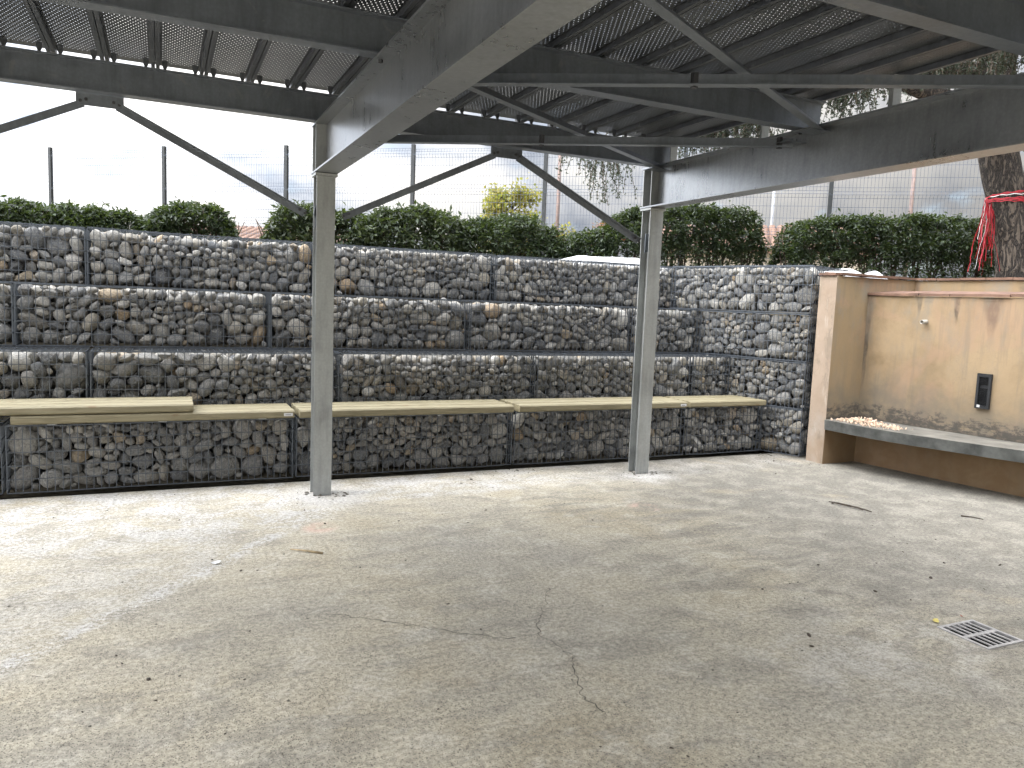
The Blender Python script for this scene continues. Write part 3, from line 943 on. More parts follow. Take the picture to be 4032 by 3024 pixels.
# deck trays, perforated, with a turned-down seam on either side
TW = 0.3055; YE, YB = 6.0, -0.55  # rear end lies out of view, placed to let light onto the floor
def tray_mesh():
    m_ = MB()
    L = YE - YB
    zp, f0, f1 = 0.036, 0.027, TW - 0.027
    pit = 0.0268; rows = int(L / (pit * 1.05)); ry = L / rows
    hr = 0.0028; n = 8
    W_ = f1 - f0; ncol = int(W_ / pit)
    mg = (W_ - ncol * pit) / 2
    solid = 3
    for j in range(rows):
        ya, yb = -j * ry, -(j + 1) * ry
        if j < solid:
            m_.add([(f0, ya, zp), (f1, ya, zp), (f1, yb, zp), (f0, yb, zp)], [(3, 2, 1, 0)]); continue
        off = mg + (0 if j % 2 else pit / 2)
        nc = ncol if j % 2 else ncol - 1
        xa = f0 + off
        m_.add([(f0, ya, zp), (xa, ya, zp), (xa, yb, zp), (f0, yb, zp)], [(3, 2, 1, 0)])
        xe = xa + nc * pit
        m_.add([(xe, ya, zp), (f1, ya, zp), (f1, yb, zp), (xe, yb, zp)], [(3, 2, 1, 0)])
        for i in range(nc):
            x0 = xa + i * pit; cx, cy = x0 + pit / 2, (ya + yb) / 2
            hx, hy = pit / 2, (ya - yb) / 2
            out = [(cx - hx, cy - hy), (cx, cy - hy), (cx + hx, cy - hy), (cx + hx, cy), (cx + hx, cy + hy), (cx, cy + hy), (cx - hx, cy + hy), (cx - hx, cy)]
            inn = [(cx + hr * math.cos(a), cy + hr * math.sin(a)) for a in [PI * 1.25 + k * PI / 4 for k in range(8)]]
            m_.add([(*q, zp) for q in out] + [(*q, zp) for q in inn], [(k, k + 8, (k + 1) % 8 + 8, (k + 1) % 8) for k in range(8)])
    for (xf, xl) in ((f0, 0.0025), (f1, TW - 0.0025)):
        m_.add([(xf, 0, zp), (xf, -L, zp), (xf, -L, 0), (xf, 0, 0)], [(0, 1, 2, 3)])
        m_.add([(xf, 0, 0), (xf, -L, 0), (xl, -L, 0), (xl, 0, 0)], [(0, 1, 2, 3)])
        m_.add([(xl, 0, 0), (xl, -L, 0), (xl, -L, 0.014), (xl, 0, 0.014)], [(0, 1, 2, 3)])
    m_.add([(f1 - 0.004, 0, zp + 0.003), (TW + f0 + 0.004, 0, zp + 0.003), (TW + f0 + 0.004, -L, zp + 0.003), (f1 - 0.004, -L, zp + 0.003)], [(3, 2, 1, 0)])
    return m_.mesh('deck_tray', M_DECK)

TRAY = tray_mesh()
mclip = MB()
mclip.prism([(-0.010, 0.0), (0.010, 0.0), (0.018, 0.02), (0.018, 0.053), (-0.018, 0.053), (-0.018, 0.02)], (0, 0.0, 0), (0, 0.003, 0), (0, 0, 1))
mclip.box(-0.009, 0.009, -0.010, 0.010, -0.010, 0.0)
CLIP = mclip.mesh('deck_clip', M_DECK)
xr = 4.255
ntr = 24  # leftmost trays are unseen; the count was chosen for the light let in
for k in range(ntr):
    x0 = xr - (k + 1) * TW
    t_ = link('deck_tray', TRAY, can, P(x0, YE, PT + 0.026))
    for py in PUR[:1]:
        for s in (0.058, TW - 0.058):
            link('deck_clip', CLIP, t_, (s, py - YE - 0.045, -0.018))
# flat posts that carry the free edge of the deck
for (yy, z1) in ((5.80, 3.04), (4.66, 3.04), (3.52, 3.04)):
    m_ = MB(); m_.box(4.178 - OX, 4.188 - OX, yy - OY - 0.042, yy - OY + 0.042, RT + 0.003, z1)
    m_.box(4.12 - OX, 4.1775 - OX, yy - OY - 0.042, yy - OY - 0.034, RT + 0.003, z1)
    m_.build('edge_post', M_STEEL, can)

# ------------------------------------------------------------------ ochre wall with bench
def uv_strip(name, pts_bot, z0, z1, mat, parent, u0=0.0, rows=None, thick=None):
    """vertical sheet along a plan polyline with UV = (arc length, z)"""
    me = bpy.data.meshes.new(name)
    us = [u0]
    for a, b in zip(pts_bot[:-1], pts_bot[1:]): us.append(us[-1] + math.hypot(b[0] - a[0], b[1] - a[1]))
    vs = [(p[0], p[1], z) for p in pts_bot for z in (z0, z1)]
    fs = [(2 * i, 2 * i + 2, 2 * i + 3, 2 * i + 1) for i in range(len(pts_bot) - 1)]
    return vs, fs, [(u, z) for u in us for z in (z0, z1)]

def uv_mesh(name, pieces, mats, parent):
    vs, fs, uvs, mi = [], [], [], []
    for (v, f, uv, k) in pieces:
        b = len(vs); vs += v; uvs += uv
        for q in f: fs.append(tuple(b + i for i in q)); mi.append(k)
    me = bpy.data.meshes.new(name)
    me.from_pydata(vs, [], fs)
    for m_ in mats: me.materials.append(m_)
    me.polygons.foreach_set('material_index', mi)
    ul = me.uv_layers.new(name='UVMap')
    li = [l.vertex_index for l in me.loops]
    for i, v in enumerate(li): ul.data[i].uv = uvs[v]
    return link(name, me, parent)

wall = thing('rendered_wall', 'ochre rendered wall with tile coping, pillar and stained recess at right', 'wall', (6.27, 5.78, 0))
WX, WY = 6.27, 5.78
def lw(p): return (p[0] - WX, p[1] - WY)
LEDGE, COP = 1.768, 1.955
A0 = (6.262, 5.99); A1 = (6.274, 5.776); A2 = (6.762, 5.80)
low_line = [A2, (6.79, 5.55), (6.83, 5.25), (6.868, 4.95), (6.906, 4.70), (6.95, 4.42), (7.01, 4.05), (7.09, 3.65), (7.20, 3.2), (7.34, 2.7), (7.5, 2.2)]
up_line = [(7.456, 5.80), (7.50, 5.3), (7.56, 4.8), (7.63, 4.3), (7.72, 3.8), (7.83, 3.2), (7.98, 2.6), (8.1, 2.2)]
pieces = []
v, f, u = uv_strip('a', [lw(A0), lw(A1)], 0, COP, None, None, 0); pieces.append((v, f, u, 1))
v, f, u = uv_strip('c', [lw(A1), lw(A2)], 0, COP, None, None, 0.3); pieces.append((v, f, u, 0))
v, f, u = uv_strip('c2', [lw(A2), lw((7.456, 5.80))], LEDGE, COP, None, None, 0.3 + 0.49); pieces.append((v, f, u, 0))
v, f, u = uv_strip('d', [lw(p) for p in low_line], 0, LEDGE, None, None, 3.0); pieces.append((v, f, u, 0))
v, f, u = uv_strip('e', [lw(p) for p in up_line], LEDGE - 0.1, COP, None, None, 9.0); pieces.append((v, f, u, 0))
# back, top and the ledge top
tops = [lw(p) for p in low_line]; ups = [lw(p) for p in up_line]
n = min(len(tops), len(ups))
vv = [(*p, LEDGE) for p in tops[:n]] + [(*p, LEDGE) for p in ups[:n]]
pieces.append((vv, [(i, i + 1, n + i + 1, n + i) for i in range(n - 1)], [(0.1 * i, LEDGE) for i in range(2 * n)], 0))
front = [lw(A0), lw(A1), lw((7.456, 5.80))] + ups[1:]
cap_poly = front + [lw((p[0] + 0.25, p[1])) for p in reversed(up_line)] + [lw((7.72, 6.45))]
pieces.append(([(*p, COP) for p in cap_poly], [tuple(range(len(cap_poly)))], [(p[0], COP) for p in cap_poly], 1))
bk = [lw((7.72, 6.45))] + [lw((p[0] + 0.25, p[1])) for p in up_line]
v, f, u = uv_strip('g', bk, 0, COP, None, None, 20); pieces.append((v, f, u, 0))
v, f, u = uv_strip('h', [lw((7.72, 6.45)), lw(A0)], 0, COP, None, None, 30); pieces.append((v, f, u, 0))
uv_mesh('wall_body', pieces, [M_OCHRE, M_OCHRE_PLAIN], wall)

# thin flat tiles on the coping and on the ledge, each its own piece
def tiles_along(line, z, inn, out, step, nm, tilt=0.03):
    segs = []
    for a, b in zip(line[:-1], line[1:]):
        a, b = Vector((*a, 0)), Vector((*b, 0)); L = (b - a).length; d = (b - a) / L; nrm = Vector((d.y, -d.x, 0))
        k = max(1, round(L / step))
        for i in range(k):
            p0 = a + d * (L * i / k + 0.003); p1 = a + d * (L * (i + 1) / k - 0.003)
            m_ = MB()
            za, zb = z + rng.uniform(0.0, 0.008), z + rng.uniform(0.0, 0.008)
            h_ = 0.024
            o = out + rng.uniform(-.006, .006)
            q = [p0 + nrm * o, p1 + nrm * o, p1 - nrm * inn, p0 - nrm * inn]
            zz = [za, zb, zb + tilt, za + tilt]
            vs = [(c.x - WX, c.y - WY, zq) for c, zq in zip(q, zz)] + [(c.x - WX, c.y - WY, zq + h_) for c, zq in zip(q, zz)]
            m_.add(vs, [(3, 2, 1, 0), (4, 5, 6, 7), (0, 1, 5, 4), (1, 2, 6, 5), (2, 3, 7, 6), (3, 0, 4, 7)])
            m_.build(nm, M_TILE, wall)

tiles_along([(6.262, 5.99), (6.274, 5.776)], COP + 0.002, 0.12, 0.02, 0.26, 'coping_tile', 0.0)
tiles_along([(6.30, 5.776), (7.44, 5.80)], COP + 0.004, 0.20, 0.03, 0.28, 'coping_tile', 0.01)
tiles_along(up_line, COP + 0.003, 0.25, 0.03, 0.30, 'coping_tile', 0.01)
tiles_along(low_line, LEDGE + 0.002, 0.40, 0.022, 0.34, 'ledge_tile', 0.04)

# concrete bench slab along the recess
slab = thing('concrete_bench', 'dark weathered concrete bench slab along the ochre wall', 'bench', (6.5, 5.4, 0))
SF = [(6.245, 5.765), (6.243, 5.55), (6.262, 5.22), (6.33, 4.85), (6.43, 4.5), (6.54, 4.20), (6.66, 3.9), (6.80, 3.55), (6.97, 3.1), (7.17, 2.6), (7.3, 2.3)]
SB = [(6.755, 5.79), (6.785, 5.55), (6.825, 5.25), (6.863, 4.95), (6.90, 4.70), (6.945, 4.42), (7.005, 4.05), (7.085, 3.65), (7.195, 3.2), (7.335, 2.7), (7.4, 2.45)]
m_ = MB()
k = len(SF); z0, z1 = 0.368, 0.472
def ls(p): return (p[0] - 6.5, p[1] - 5.4)
jit = [rng.uniform(-.004, .004) for _ in SF]
vs = [(*ls(p), z1 + j * 0.5) for p, j in zip(SF, jit)] + [(*ls(p), z1 + 0.006) for p in SB] + [(ls(p)[0] + 0.008, ls(p)[1], z0 + j) for p, j in zip(SF, jit)] + [(*ls(p), z0) for p in SB]
m_.cur = 1
m_.add(vs, [(i, i + 1, k + i + 1, k + i) for i in range(k - 1)])
m_.cur = 0
m_.add(vs, [(2 * k + i, 2 * k + i + 1, i + 1, i) for i in range(k - 1)] + [(3 * k + i, 3 * k + i + 1, 2 * k + i + 1, 2 * k + i) for i in range(k - 1)] + [(2 * k, 0, k, 3 * k)])
m_.build('slab', [M_SLAB, M_SLABTOP], slab)

# vent grille fixed to the wall
def wall_frame(s0, s1):
    d = Vector((s1[0] - s0[0], s1[1] - s0[1], 0)).normalized()
    return d
vd = Vector((6.95 - 6.906, 4.42 - 4.70, 0)).normalized()
vent = thing('vent_grille', 'black louvred vent grille fixed to the ochre wall above the bench', 'vent', (6.927, 4.565, 0.905), math.atan2(vd.y, vd.x))
m_ = MB()
Wv, Hv, D = 0.125, 0.325, 0.028
m_.box(-Wv / 2, -Wv / 2 + 0.022, -D, -0.001, -Hv / 2, Hv / 2); m_.box(Wv / 2 - 0.022, Wv / 2, -D, -0.001, -Hv / 2, Hv / 2)
m_.box(-Wv / 2 + 0.022, Wv / 2 - 0.022, -D, -0.001, Hv / 2 - 0.03, Hv / 2); m_.box(-Wv / 2 + 0.022, Wv / 2 - 0.022, -D, -0.001, -Hv / 2, -Hv / 2 + 0.03)
m_.box(-Wv / 2 + 0.022, Wv / 2 - 0.022, -0.006, -0.002, -Hv / 2 + 0.03, Hv / 2 - 0.03)
m_.build('frame', M_BLACK, vent)
mlouv = MB(); mlouv.prism([(-0.002, 0.0), (0.002, 0.0), (0.010, 0.013), (0.006, 0.013)], (-Wv / 2 + 0.0225, -0.014, 0), (Wv / 2 - 0.0225, -0.014, 0), (0, 0, 1))
LOUV = mlouv.mesh('louvre', M_BLACK)
for k in range(16):
    if k in (10, 11): continue
    link('louvre', LOUV, vent, (0, 0, -Hv / 2 + 0.034 + k * 0.0158))
m_ = MB(); m_.box(-0.040, -0.016, -D - 0.002, -D - 0.0005, -Hv / 2 + 0.012, -Hv / 2 + 0.034); m_.build('sticker', M_STICKER, vent)

# stub of pipe
pd = Vector((6.868 - 6.83, 4.95 - 5.25, 0)).normalized(); pn = Vector((pd.y, -pd.x, 0))
pipe = thing('drain_pipe', 'short pale pipe stub sticking out of the ochre wall', 'pipe', (6.845, 5.16, 1.525))
m_ = MB()
n = 14
ring = lambda q, rad: [Vector(q) + (Vector((pd.x, pd.y, 0)) * math.cos(2 * PI * k / n) + Vector((0, 0, 1)) * math.sin(2 * PI * k / n)) * rad for k in range(n)]
base = pn * -0.02; tip = pn * 0.085 + Vector((0, 0, -0.006))
if pn.x > 0: base, tip = -pn * -0.02, -pn * 0.085 + Vector((0, 0, -0.006))
rs = ring(base, 0.02) + ring(tip, 0.02) + ring(tip, 0.0155) + ring(base, 0.0155)
m_.add(rs, [(a * n + k, a * n + (k + 1) % n, (a + 1) * n + (k + 1) % n, (a + 1) * n + k) for a in range(3) for k in range(n)])
m_.build('pipe_tube', M_PVC, pipe, smooth=True)
m_ = MB(); m_.add(ring(base + (tip - base) * 0.35, 0.0154), [tuple(range(n))]); m_.build('pipe_bore', M_PIT, pipe)

# plaster crumbs on the slab
vs_, fs_ = [], []
mb = MB()
for i in range(420):
    a = rng.gauss(0, 0.16); b_ = rng.gauss(0, 0.07)
    px = 6.46 + b_ + 0.10 * a; py = 5.42 - a * 1.15
    if not (5.02 < py < 5.74): continue
    xf = 6.262
    if px < xf or px > 6.80: continue
    hgt = 0.055 * math.exp(-((py - 5.45) / 0.16) ** 2 - ((px - 6.47) / 0.11) ** 2)
    V, F = LOW[rng.randrange(10)]
    s = rng.uniform(0.005, 0.013) if rng.random() < .8 else rng.uniform(0.013, 0.022)
    R = np.array(Euler((rng.uniform(0, 6), rng.uniform(0, 6), rng.uniform(0, 6))).to_matrix())
    q = (V[:] * np.array([s, s * .7, s * .5])) @ R.T + np.array([px, py, 0.476 + s * 0.4 + rng.uniform(0, 1) * hgt])
    mb.add([tuple(c) for c in q], F)
rub = mb.build('plaster_rubble', M_PLASTER)
tag(rub, 'heap of pinkish plaster crumbs on the concrete bench slab', 'rubble', kind='stuff')

# ------------------------------------------------------------------ floor drain
dr = thing('floor_drain', 'square pale metal drain grate set in the concrete floor', 'drain', ((DX0 + DX1) / 2, (DY0 + DY1) / 2, 0))
hx, hy = (DX1 - DX0) / 2, (DY1 - DY0) / 2
m_ = MB(); m_.box(-hx - 0.002, hx + 0.002, -hy - 0.002, hy + 0.002, -0.30, -0.02)
m_.f = [f for f in m_.f if f != [4, 5, 7, 6]]; m_.mi = m_.mi[:len(m_.f)]
m_.build('pit', M_PIT, dr)
m_ = MB(); fw = 0.018
m_.box(-hx + 0.001, hx - 0.001, -hy + 0.001, -hy + fw, -0.02, 0.005); m_.box(-hx + 0.001, hx - 0.001, hy - fw, hy - 0.001, -0.02, 0.005)
m_.box(-hx + 0.001, -hx + fw, -hy + fw, hy - fw, -0.02, 0.005); m_.box(hx - fw, hx - 0.001, -hy + fw, hy - fw, -0.02, 0.005)
m_.build('frame', M_GRATE, dr)
m_ = MB(); m_.box(-hx + fw, hx - fw, -0.011, 0.011, -0.003, 0.0045); m_.build('cross_bar', M_GRATE, dr)
inner = 2 * (hx - fw)
nb_ = 5
for s in (-1, 1):
    for k in range(nb_):
        cx = -hx + fw + inner * (k + 1) / (nb_ + 1)
        m_ = MB()
        ya, yb = (0.011, hy - fw) if s > 0 else (-hy + fw, -0.011)
        m_.box(cx - 0.0050, cx + 0.0050, ya, yb, -0.001, 0.0042)
        m_.build('bar', M_GRATE, dr)

# ------------------------------------------------------------------ litter on the floor
def twig(name, pts, r0, r1, mat, label, cat='twig'):
    m_ = MB()
    n = len(pts)
    m_.wire(pts, [r0 + (r1 - r0) * i / (n - 1) for i in range(n)], 6)
    o = m_.build(name, mat, None, smooth=True)
    return tag(o, label, cat)

tw = thing('twig', 'dark forked twig lying on the grey floor before the ochre wall', 'twig', (5.05, 4.35, 0))
m_ = MB(); m_.wire([(-0.03, 0.17, 0.012), (-0.01, 0.10, 0.016), (0.03, 0.02, 0.012), (0.05, -0.06, 0.014), (0.07, -0.17, 0.008)], [0.004, 0.007, 0.008, 0.006, 0.004], 6); m_.build('stem', M_TWIG, tw, smooth=True)
m_ = MB(); m_.wire([(0.035, 0.0, 0.012), (0.02, -0.07, 0.02), (0.03, -0.12, 0.012)], [0.006, 0.005, 0.003], 6); m_.build('side_shoot', M_TWIG, tw, smooth=True)
twig('twig', [(5.76, 3.88, 0.006), (5.80, 3.82, 0.009), (5.84, 3.75, 0.006)], 0.006, 0.003, M_TWIG, 'short dark twig on the floor at the right picture edge')
twig('dry_stick', [(0.70, 4.635, 0.007), (0.78, 4.572, 0.010), (0.87, 4.508, 0.006)], 0.004, 0.008, M_DRYWOOD, 'thin dry stick lying on the pale floor left of centre', 'stick')
for (x, y, a, mt, lab, s) in ((3.60, 2.50, 0.4, M_YLEAF, 'curled yellow leaf at the corner of the drain grate', 0.026), (3.80, 2.50, 1.2, M_RLEAF, 'small dark red leaf behind the drain grate', 0.012),
                              (0.27, 4.52, 0.2, M_STICKER, 'scrap of pale paper on the dusty floor', 0.03)):
    m_ = MB()
    c, s_ = math.cos(a), math.sin(a)
    q = [(-1.0, 0, 0.35), (-0.3, -0.55, 0.12), (0.5, -0.45, 0.25), (1.0, 0, 0.5), (0.5, 0.5, 0.5), (-0.3, 0.55, 0.35), (0, 0, 0.06)]
    m_.add([(x + (p[0] * c - p[1] * s_) * s, y + (p[0] * s_ + p[1] * c) * s, 0.003 + p[2] * s * 0.8) for p in q], [(0, 1, 6), (1, 2, 6), (2, 3, 6), (3, 4, 6), (4, 5, 6), (5, 0, 6)])
    tag(m_.build('leaf' if mt is not M_STICKER else 'paper_scrap', mt), lab, 'leaf' if mt is not M_STICKER else 'paper')
mb = MB()
r2 = random.Random(5)
for i in range(330):
    x = r2.uniform(-1.6, 6.2); y = r2.uniform(1.2, 6.3)
    if DX0 - .05 < x < DX1 + .05 and DY0 - .05 < y < DY1 + .05: continue
    if i > 250: x, y = r2.choice([(1.1, 5.85), (4.1, 5.85), (5.9, 6.0), (6.1, 5.7), (3.0, 6.3)]); x += r2.gauss(0, .14); y = min(6.36, y + r2.gauss(0, .07))
    if x > 6.2: continue
    V, F = LOW[r2.randrange(10)]
    s = r2.uniform(0.002, 0.0055) if r2.random() < .85 else r2.uniform(0.0055, 0.011)
    R = np.array(Euler((r2.uniform(-.3, .3), r2.uniform(-.3, .3), r2.uniform(0, 6))).to_matrix())
    q = (V * np.array([s * r2.uniform(1, 1.9), s, s * .45])) @ R.T + np.array([x, y, s * .3])
    mb.add([tuple(c) for c in q], F)
tag(mb.build('floor_litter', M_TWIG), 'dark crumbs and bits of litter scattered over the floor', 'litter', kind='stuff')
mb = MB()
for i in range(160):
    x = r2.uniform(-1.6, 6.0); y = r2.uniform(1.1, 6.2)
    V, F = LOW[r2.randrange(10)]; s = r2.uniform(0.002, 0.0055)
    q = V * np.array([s * 1.3, s, s * .5]) + np.array([x, y, s * .3])
    mb.add([tuple(c) for c in q], F)
tag(mb.build('pale_grit', M_SLABTOP), 'pale grit grains scattered over the floor', 'grit', kind='stuff')

mb = MB()
for i in range(45):
    cx, cy = ((1.045, 5.95), (1.21, 5.86), (4.02, 5.93), (4.2, 5.86), (6.05, 6.28))[i % 5]
    x = cx + r2.gauss(0, .05); y = min(6.37, cy + r2.gauss(0, .045))
    V, F = LOW[r2.randrange(10)]; s = r2.uniform(0.004, 0.013)
    R = np.array(Euler((r2.uniform(-.5, .5), r2.uniform(-.5, .5), r2.uniform(0, 6))).to_matrix())
    q = (V * np.array([s * 1.4, s, s * .5])) @ R.T + np.array([x, y, s * .3])
    mb.add([tuple(c) for c in q], F)
tag(mb.build('mortar_crumbs', M_SLABTOP), 'grey mortar crumbs lying round the column feet', 'rubble', kind='stuff')

# ------------------------------------------------------------------ geotextile behind the wall
def cloth(name, label, p0, p1, wid, hfun, seed_):
    r = random.Random(seed_); m_ = MB(); nx_, ny_ = 46, 10
    p0, p1 = Vector(p0), Vector(p1); d = (p1 - p0); nrm = Vector((-d.y, d.x, 0)).normalized()
    vs = []
    for i in range(nx_ + 1):
        u = i / nx_
        for j in range(ny_ + 1):
            v = j / ny_
            p = p0 + d * u + nrm * (v - 0.35) * wid
            z = hfun(u, v) + 0.018 * mnoise.noise(Vector((u * 9 + seed_, v * 4, 0))) + 0.01 * mnoise.noise(Vector((u * 26, v * 9, seed_)))
            vs.append((p.x, p.y, z))
    m_.add(vs, [(i * (ny_ + 1) + j, (i + 1) * (ny_ + 1) + j, (i + 1) * (ny_ + 1) + j + 1, i * (ny_ + 1) + j + 1) for i in range(nx_) for j in range(ny_)])
    return tag(m_.build(name, M_GEO, smooth=True), label, 'cloth')

bulge = lambda v: max(0.0, 1 - (2 * v - 0.85) ** 2)
cloth('geotextile_sheet', 'white geotextile sheet bulging up behind the top gabions at the second column', (3.9, 8.42, 0), (6.25, 8.05, 0), 0.6,
      lambda u, v: 1.93 + 0.24 * bulge(v) * min(1, math.sin(PI * min(max(u, .02), .98)) * 1.15), 3)
cloth('geotextile_sheet', 'white geotextile lumps behind the end stack, above the pillar coping', (6.75, 7.05, 0), (8.12, 6.62, 0), 0.55,
      lambda u, v: 1.93 + 0.20 * bulge(v) * (0.62 + 0.38 * abs(math.sin(u * 8.5))) * min(1, 6 * (1 - u)) * min(1, 6 * u + .2), 9)

# ------------------------------------------------------------------ hedge shrubs
def leaf_cloud(pts, size, mat, name, parent, r, aspect=0.42, droop=0.25):
    """one quad leaf, folded on its midrib, per point (numpy)"""
    n = len(pts)
    pts = np.asarray(pts, float)
    rs = np.random.RandomState(r)
    d = rs.normal(0, 1, (n, 3)); d[:, 2] = d[:, 2] * 0.7 - droop
    d /= np.linalg.norm(d, axis=1)[:, None]
    up = rs.normal(0, 0.55, (n, 3)); up[:, 2] += 1.0
    s = np.cross(d, up); s /= np.linalg.norm(s, axis=1)[:, None] + 1e-9
    nn = np.cross(s, d)
    L = (size * rs.uniform(0.65, 1.3, n))[:, None]
    w_ = L * aspect
    a = pts; b = pts + d * L * 0.5 + s * w_ * 0.5 + nn * L * 0.10; c = pts + d * L; e = pts + d * L * 0.5 - s * w_ * 0.5 + nn * L * 0.10
    V = np.stack([a, b, c, e], 1).reshape(-1, 3)
    me = bpy.data.meshes.new(name)
    F = np.arange(4 * n).reshape(n, 4)
    T = np.concatenate([F[:, [0, 1, 2]], F[:, [0, 2, 3]]], 1).reshape(-1, 3)
    me.from_pydata(V.tolist(), [], T.tolist())
    me.materials.append(mat)
    return tag(link(name, me, parent), kind='stuff')


def shrub(label, outline, thick, zg, mat, leaf, dens, seed_, stems=7, hollow=0.0, group='clipped hedge shrubs on the bank'):
    """outline: [(x, y, ztop)] along the shrub"""
    r = np.random.RandomState(seed_); rr = random.Random(seed_)
    O = np.array(outline, float)
    seg = np.linalg.norm(np.diff(O[:, :2], axis=0), axis=1); s = np.concatenate([[0], np.cumsum(seg)]); L = s[-1]
    mid = O[len(O) // 2]
    t = thing('hedge_shrub', label, 'shrub', (mid[0], mid[1], zg), 0, group)
    d = O[-1, :2] - O[0, :2]; d /= np.linalg.norm(d); nrm = np.array([-d[1], d[0]])
    n = int(L * dens)
    pts = []
    u = r.uniform(-0.03, 1.03, n * 3); v = r.uniform(-1, 1, n * 3)
    for ui, vi in zip(u, v):
        uc = min(max(ui, 0), 1)
        x = np.interp(uc * L, s, O[:, 0]); y = np.interp(uc * L, s, O[:, 1]); zt = np.interp(uc * L, s, O[:, 2])
        zt += 0.07 * mnoise.noise(Vector((x * 3.1, y * 3.1, seed_))) + 0.05 * mnoise.noise(Vector((x * 9, vi * 2, seed_ + 5)))
        edge = min(ui + 0.03, 1.03 - ui) * L
        if edge < 0.25: zt -= 0.22 * (1 - max(edge, 0) / 0.25) ** 2
        hh = zt - zg
        q = r.uniform() ** 0.75
        z = zg + hh * (0.06 + 0.94 * q)
        # rounded cross-section, leaves mostly near the outer skin
        wlim = thick * (1 - 0.45 * max(0, (q - 0.72) / 0.28) ** 2) * (0.8 + 0.3 * mnoise.noise(Vector((x * 4, z * 4, seed_))))
        if abs(vi) < 0.55 and q < 0.85 and r.uniform() < 0.65: continue
        cl = mnoise.noise(Vector((x * 5.5, z * 5.5, vi * 2 + seed_)))
        if cl < -0.24: continue
        if hollow and q < hollow and r.uniform() < 0.55: continue
        ex = 0.0
        pts.append((x + nrm[0] * vi * wlim - mid[0] + r.normal(0, .015), y + nrm[1] * vi * wlim - mid[1], z - zg))
        if len(pts) >= n: break
    # stray sprigs above the clipped top
    for _ in range(int(L * 16)):
        uc = r.uniform(); x = np.interp(uc * L, s, O[:, 0]); y = np.interp(uc * L, s, O[:, 1]); zt = np.interp(uc * L, s, O[:, 2])
        vi = r.uniform(-.6, .6); hgt = r.uniform(0.02, 0.11)
        for k in range(5):
            pts.append((x + nrm[0] * vi * thick - mid[0] + r.normal(0, .02), y + nrm[1] * vi * thick - mid[1], zt - zg - 0.06 + hgt * k / 3))
    leaf_cloud(pts, leaf, mat, 'foliage', t, seed_)
    for k in range(stems):
        uc = (k + rr.uniform(.2, .8)) / stems
        x = np.interp(uc * L, s, O[:, 0]) - mid[0]; y = np.interp(uc * L, s, O[:, 1]) - mid[1]; zt = np.interp(uc * L, s, O[:, 2]) - zg
        m_ = MB()
        for b in range(4):
            p = [(x + rr.uniform(-.02, .02), y, 0)]
            ang = rr.uniform(0, 2 * PI)
            for q in range(1, 5):
                p.append((p[-1][0] + math.cos(ang) * rr.uniform(0, .08) + rr.uniform(-.03, .03), p[-1][1] + math.sin(ang) * rr.uniform(0, .07), zt * q / 4.6))
            m_.wire(p, [0.016, 0.013, 0.010, 0.007, 0.004], 5)
        tag(m_.build('stem', M_STEM, t, smooth=True), kind='stuff')
    return t

ZG = 2.0
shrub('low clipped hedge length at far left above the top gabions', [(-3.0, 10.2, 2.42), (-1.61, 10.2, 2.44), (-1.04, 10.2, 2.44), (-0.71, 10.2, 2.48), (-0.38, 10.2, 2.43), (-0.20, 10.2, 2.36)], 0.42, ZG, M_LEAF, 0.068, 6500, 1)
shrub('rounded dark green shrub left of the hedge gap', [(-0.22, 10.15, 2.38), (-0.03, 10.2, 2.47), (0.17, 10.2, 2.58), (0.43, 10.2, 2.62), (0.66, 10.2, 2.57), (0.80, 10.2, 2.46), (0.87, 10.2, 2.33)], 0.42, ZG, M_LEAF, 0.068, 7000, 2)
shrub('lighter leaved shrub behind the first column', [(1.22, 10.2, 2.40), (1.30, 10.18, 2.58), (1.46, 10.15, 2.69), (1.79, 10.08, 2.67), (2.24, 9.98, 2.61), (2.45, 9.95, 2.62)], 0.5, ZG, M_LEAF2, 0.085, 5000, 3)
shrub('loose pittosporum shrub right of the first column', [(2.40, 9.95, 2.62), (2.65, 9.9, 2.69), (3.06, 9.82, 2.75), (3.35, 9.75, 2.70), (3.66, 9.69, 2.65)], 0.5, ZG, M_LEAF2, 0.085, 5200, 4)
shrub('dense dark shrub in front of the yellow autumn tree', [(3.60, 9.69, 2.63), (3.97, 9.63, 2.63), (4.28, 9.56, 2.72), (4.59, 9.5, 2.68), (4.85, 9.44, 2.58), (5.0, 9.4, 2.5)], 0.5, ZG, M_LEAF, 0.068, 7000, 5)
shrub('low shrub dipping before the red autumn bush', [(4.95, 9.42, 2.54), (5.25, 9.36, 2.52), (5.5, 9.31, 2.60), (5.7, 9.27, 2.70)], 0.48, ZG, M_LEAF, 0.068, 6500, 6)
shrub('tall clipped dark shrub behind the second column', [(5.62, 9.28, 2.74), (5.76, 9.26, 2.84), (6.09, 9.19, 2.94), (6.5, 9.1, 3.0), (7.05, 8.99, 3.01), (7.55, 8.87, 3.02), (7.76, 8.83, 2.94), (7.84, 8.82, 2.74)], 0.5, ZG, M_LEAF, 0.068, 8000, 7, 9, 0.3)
shrub('long clipped dark hedge beside the taped trunk at right', [(8.10, 8.47, 2.60), (8.16, 8.45, 2.74), (8.26, 8.42, 2.83), (8.51, 8.33, 2.91), (9.1, 8.13, 2.97), (9.76, 7.9, 3.01), (10.43, 7.66, 3.01), (10.81, 7.53, 2.99), (11.6, 7.3, 2.98)], 0.5, ZG, M_LEAF, 0.068, 8000, 8, 14, 0.34)

